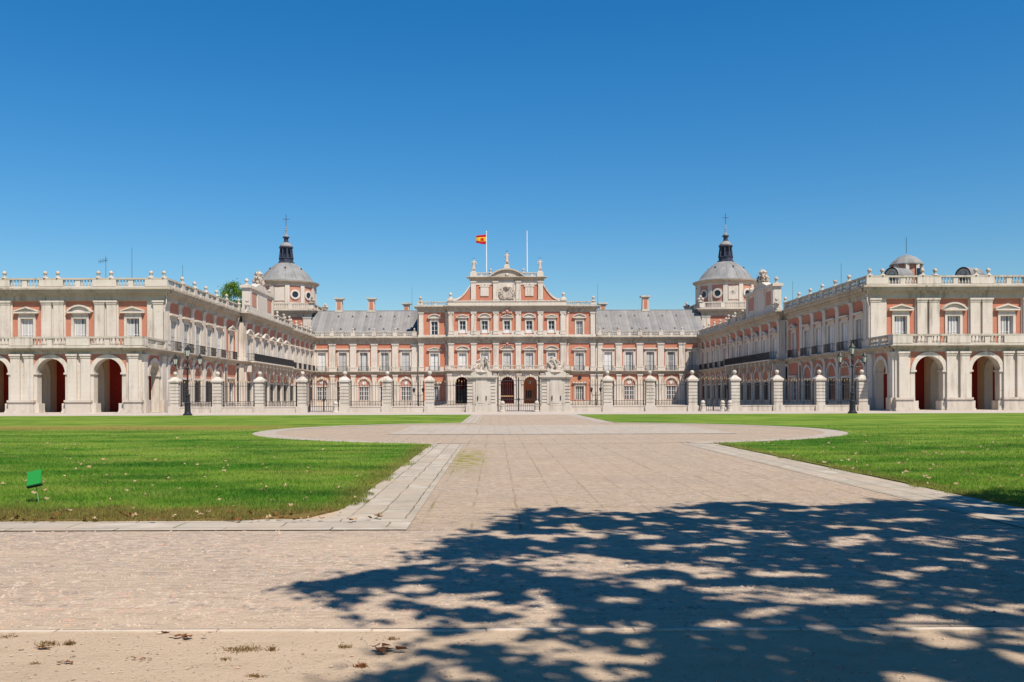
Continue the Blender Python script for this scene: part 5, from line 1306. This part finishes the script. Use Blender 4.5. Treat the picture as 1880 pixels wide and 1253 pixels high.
# big plane tree to the right of the camera: only its shade reaches the picture
OUT = [(515, 1077), (600, 1066), (680, 1050), (745, 1036), (725, 1020), (800, 1000), (850, 985), (890, 960), (985, 933), (1060, 938), (1120, 946), (1200, 940), (1290, 925), (1390, 920), (1470, 930), (1560, 925), (1640, 918), (1720, 924), (1760, 910), (1830, 905), (1950, 900), (2150, 905),
       (2150, 1560), (560, 1560), (560, 1420), (585, 1245), (700, 1228), (745, 1190), (790, 1172), (760, 1150), (700, 1130), (650, 1112), (600, 1088)]
GAP = [(1020, 1030, 90, 12), (1150, 1040, 110, 10), (1080, 1052, 80, 9), (1400, 1095, 130, 14), (1330, 1085, 80, 10), (1500, 1105, 120, 10), (1390, 1125, 60, 10), (1760, 995, 80, 9), (1700, 990, 60, 5), (1690, 1150, 90, 10), (1800, 1160, 100, 14),
       (1850, 1175, 60, 10), (1000, 1190, 60, 14), (1080, 1203, 80, 12), (1170, 1212, 50, 7), (1110, 1240, 60, 12), (870, 1110, 60, 10), (750, 1101, 50, 8), (893, 1092, 35, 6), (819, 1112, 80, 9), (726, 1127, 60, 12), (846, 1146, 130, 10), (792, 1183, 28, 7), (872, 1175, 80, 9),
       (832, 1200, 35, 7), (779, 1213, 50, 7), (846, 1220, 60, 8), (832, 1242, 70, 10), (976, 1191, 50, 12), (771, 1064, 45, 6), (752, 1084, 40, 5), (670, 1085, 38, 5), (830, 1036, 22, 5), (864, 1032, 32, 5), (923, 1028, 32, 8), (1180, 986, 36, 5), (1000, 990, 26, 5), (1090, 984, 26, 4),
       (1430, 984, 18, 4), (1545, 1002, 28, 6), (1220, 1006, 22, 5), (1280, 1003, 18, 4), (1320, 1030, 45, 7), (1300, 1055, 40, 7), (1230, 1070, 26, 6), (1490, 1042, 22, 4), (1615, 1073, 30, 6), (1700, 1045, 40, 5), (1520, 1150, 40, 7), (1310, 1147, 40, 7), (1420, 1143, 22, 5), (1170, 1150, 28, 6),
       (1100, 1156, 35, 6), (980, 1150, 60, 6), (1600, 970, 40, 4), (1850, 1025, 40, 5), (740, 1160, 60, 8)]
poly = np.array([G(*q) for q in OUT])
def inside(x, y):
    c = np.zeros(len(x), bool); j = len(poly) - 1
    for i in range(len(poly)):
        xi, yi = poly[i]; xj, yj = poly[j]
        hit = ((yi > y) != (yj > y)) & (x < (xj - xi) * (y - yi) / (yj - yi + 1e-9) + xi); c ^= hit; j = i
    return c
rt = np.random.default_rng(11)
# twigs: each a small spray of leaves, set out so that the sun throws the shade where it lies in the photograph
nt_ = 5600
tx, ty = rt.uniform(-2.2, 11.5, nt_), rt.uniform(3.2, 15.6, nt_)
ok = inside(tx, ty)
wob = .25 * np.sin(tx * 2.1 + ty) + .2 * np.sin(ty * 3.3 - tx * 1.7)
tx, ty = tx[ok], ty[ok]
sprx = SUN.x / SUN.z; spry = SUN.y / SUN.z
def lift(x, y, z): return x + z * sprx, y + z * spry, z
cxs, cys = 6.0, 8.5
rad = np.hypot((tx - cxs) / 8.0, (ty - cys) / 7.0)
hz = 9.3 + rt.uniform(-1, 1, len(tx)) * 2.6 * np.sqrt(np.clip(1 - rad ** 2, .06, 1)) + .5 * np.sin(tx + ty * .7)
pts = []
for x, y, z in zip(tx, ty, hz):
    m_ = int(rt.integers(26, 42)); q = rt.normal((x, y, z), (.17, .17, .17), (m_, 3)); pts.append(q)
q = np.concatenate(pts); gx, gy = q[:, 0], q[:, 1]
def fbm(x, y, oct=4):
    r_ = np.random.default_rng(77); tab = r_.random((64, 64)); s_ = np.zeros(len(x)); a_ = .5; tot = 0
    for o in range(oct):
        xi, yi = np.floor(x).astype(int), np.floor(y).astype(int); fx_, fy_ = x - xi, y - yi; fx_ = fx_ * fx_ * (3 - 2 * fx_); fy_ = fy_ * fy_ * (3 - 2 * fy_)
        g_ = lambda i, j: tab[(xi + i) % 64, (yi + j) % 64]
        s_ += a_ * ((g_(0, 0) * (1 - fx_) + g_(1, 0) * fx_) * (1 - fy_) + (g_(0, 1) * (1 - fx_) + g_(1, 1) * fx_) * fy_); tot += a_; a_ *= .55; x = x * 2.1 + 7.3; y = y * 2.1 + 3.1
    return s_ / tot
keep = inside(gx + 1.5 * (fbm(gx * 1.3 + 3, gy * 1.6) - .5), gy + 1.3 * (fbm(gx * 1.1, gy * 1.5 + 9) - .5)) | (rt.random(len(gx)) < .12)
keep &= fbm(gx * 3.1 + 11, gy * 3.1 + 5) < .625           # small chinks of light all through the crown
pyx = VY + FPX * H / gy; pxx = VX + FPX * gx / gy; pyx = pyx - ROLL * (pxx - 940)
ng = 1.5 * (fbm(gx * 1.9, gy * 3.0) - .5) + .25 * np.sin(gx * 5.1 + gy * 6.7 + np.sin(gx * 3.3)) + .38 * np.sin(gx * 11.7 - gy * 13.9 + 2 * np.sin(gy * 4.1)) + .2 * np.sin(gx * 23 + gy * 29)
spray = (rt.random(len(hz)) < .10)[np.repeat(np.arange(len(hz)), [len(p) for p in pts])]
for (a, b, ra, rb) in GAP: keep &= spray | (((pxx - a) / (ra * .98)) ** 2 + ((pyx - b) / (rb * 1.1)) ** 2 > 1 + ng)
q = q[keep]; X3 = q[:, 0] + q[:, 2] * sprx; Y3 = q[:, 1] + q[:, 2] * spry; Z3_ = q[:, 2]
# no leaf hangs into the picture
vis = (Y3 > .2) & (np.abs(X3) < Y3 * .62) & ((Z3_ - H) < Y3 * .46)
L3 = np.stack([X3, Y3, Z3_], 1)[~vis]
TR = (9.8, 1.2, 0)
root = empty('shade_tree', TR, 'large leafy plane tree just right of the camera, casting the foreground shade', 'tree')
M['leafshade'] = leafmat('plane_tree_leaves', (.04, .075, .016), (.07, .11, .025), .8, .06)
npmesh('crown', leaves(L3, .15, rt, 1.0) - np.array(TR, 'f4'), 4, 'leafshade', root)
t = MB(); t.tube([(9.8, 1.2, 0), (9.7, 1.3, 2.5), (9.5, 1.6, 4.6), (9.2, 2.0, 6.5), (8.6, 2.8, 9)], .42, 10, .16)
for (ex, ey, ez) in ((3.5, 2.2, 8.6), (5.0, 5.5, 9.4), (7.2, 7.2, 9.6), (10.5, 6.5, 9.0), (12.5, 3.5, 9.2), (6.0, .5, 9.8), (3.2, 4.5, 9.2), (11.8, .2, 8.8), (8.6, 4.8, 10.6)):
    sx_, sy_, sz_ = 9.4, 1.75, 5.3
    t.tube([(sx_, sy_, sz_), ((sx_ * 2 + ex) / 3, (sy_ * 2 + ey) / 3, sz_ + (ez - sz_) * .5), ((sx_ + ex * 2) / 3, (sy_ + ey * 2) / 3, sz_ + (ez - sz_) * .8), (ex, ey, ez)], .13, 6, .03)
t.build('trunk', 'bark', root)

# unseen plane trees added around the camera to dim the foreground's sky light
for i, (x0, y0, lab) in enumerate(((18, -3.5, 'tall added plane tree right of the camera, unseen, blocking sky light'), (6, -9, 'tall added plane tree behind the camera on the right, unseen, blocking sky light'), (-5, -11, 'tall added plane tree straight behind the camera, unseen, blocking sky light'), (-16, -12, 'tall added plane tree behind the camera on the left, unseen, blocking sky light'), (-15, 1.5, 'tall added plane tree left of the camera, outside the view, blocking sky light'), (22, 6.5, 'tall added plane tree beside the lawn, just outside the view, blocking sky light'), (25, 17, 'tall added plane tree farther along beside the lawn, outside the view, blocking sky light'))):
    rt = np.random.default_rng(40 + i); root = empty('shade_tree', (x0, y0, 0), lab, 'tree', 'added unseen trees that block sky light')
    P = [rt.normal((5.2 * a[0], 5.2 * a[1], 10 + 4.6 * a[2]), .55, (70, 3)) for a in (lambda v: v / np.linalg.norm(v, axis=1)[:, None] * rt.uniform(.35, 1, (len(v), 1)))(rt.normal(size=(170, 3)))]
    npmesh('crown', leaves(np.concatenate(P), .32, rt), 4, 'leafshade', root)
    t = MB(); t.tube([(x0, y0, 0), (x0 + .1, y0, 4), (x0 - .1, y0 + .1, 8), (x0, y0, 12)], .4, 10, .12)
    for a in range(6): t.tube([(x0, y0, 5.0 + .4 * a), (x0 + 2 * math.cos(a * 2.2), y0 + 2 * math.sin(a * 2.2), 8 + .4 * a), (x0 + 4 * math.cos(a * 2.2), y0 + 4 * math.sin(a * 2.2), 10 + .5 * a)], .14, 6, .03)
    t.build('trunk', 'bark', root)
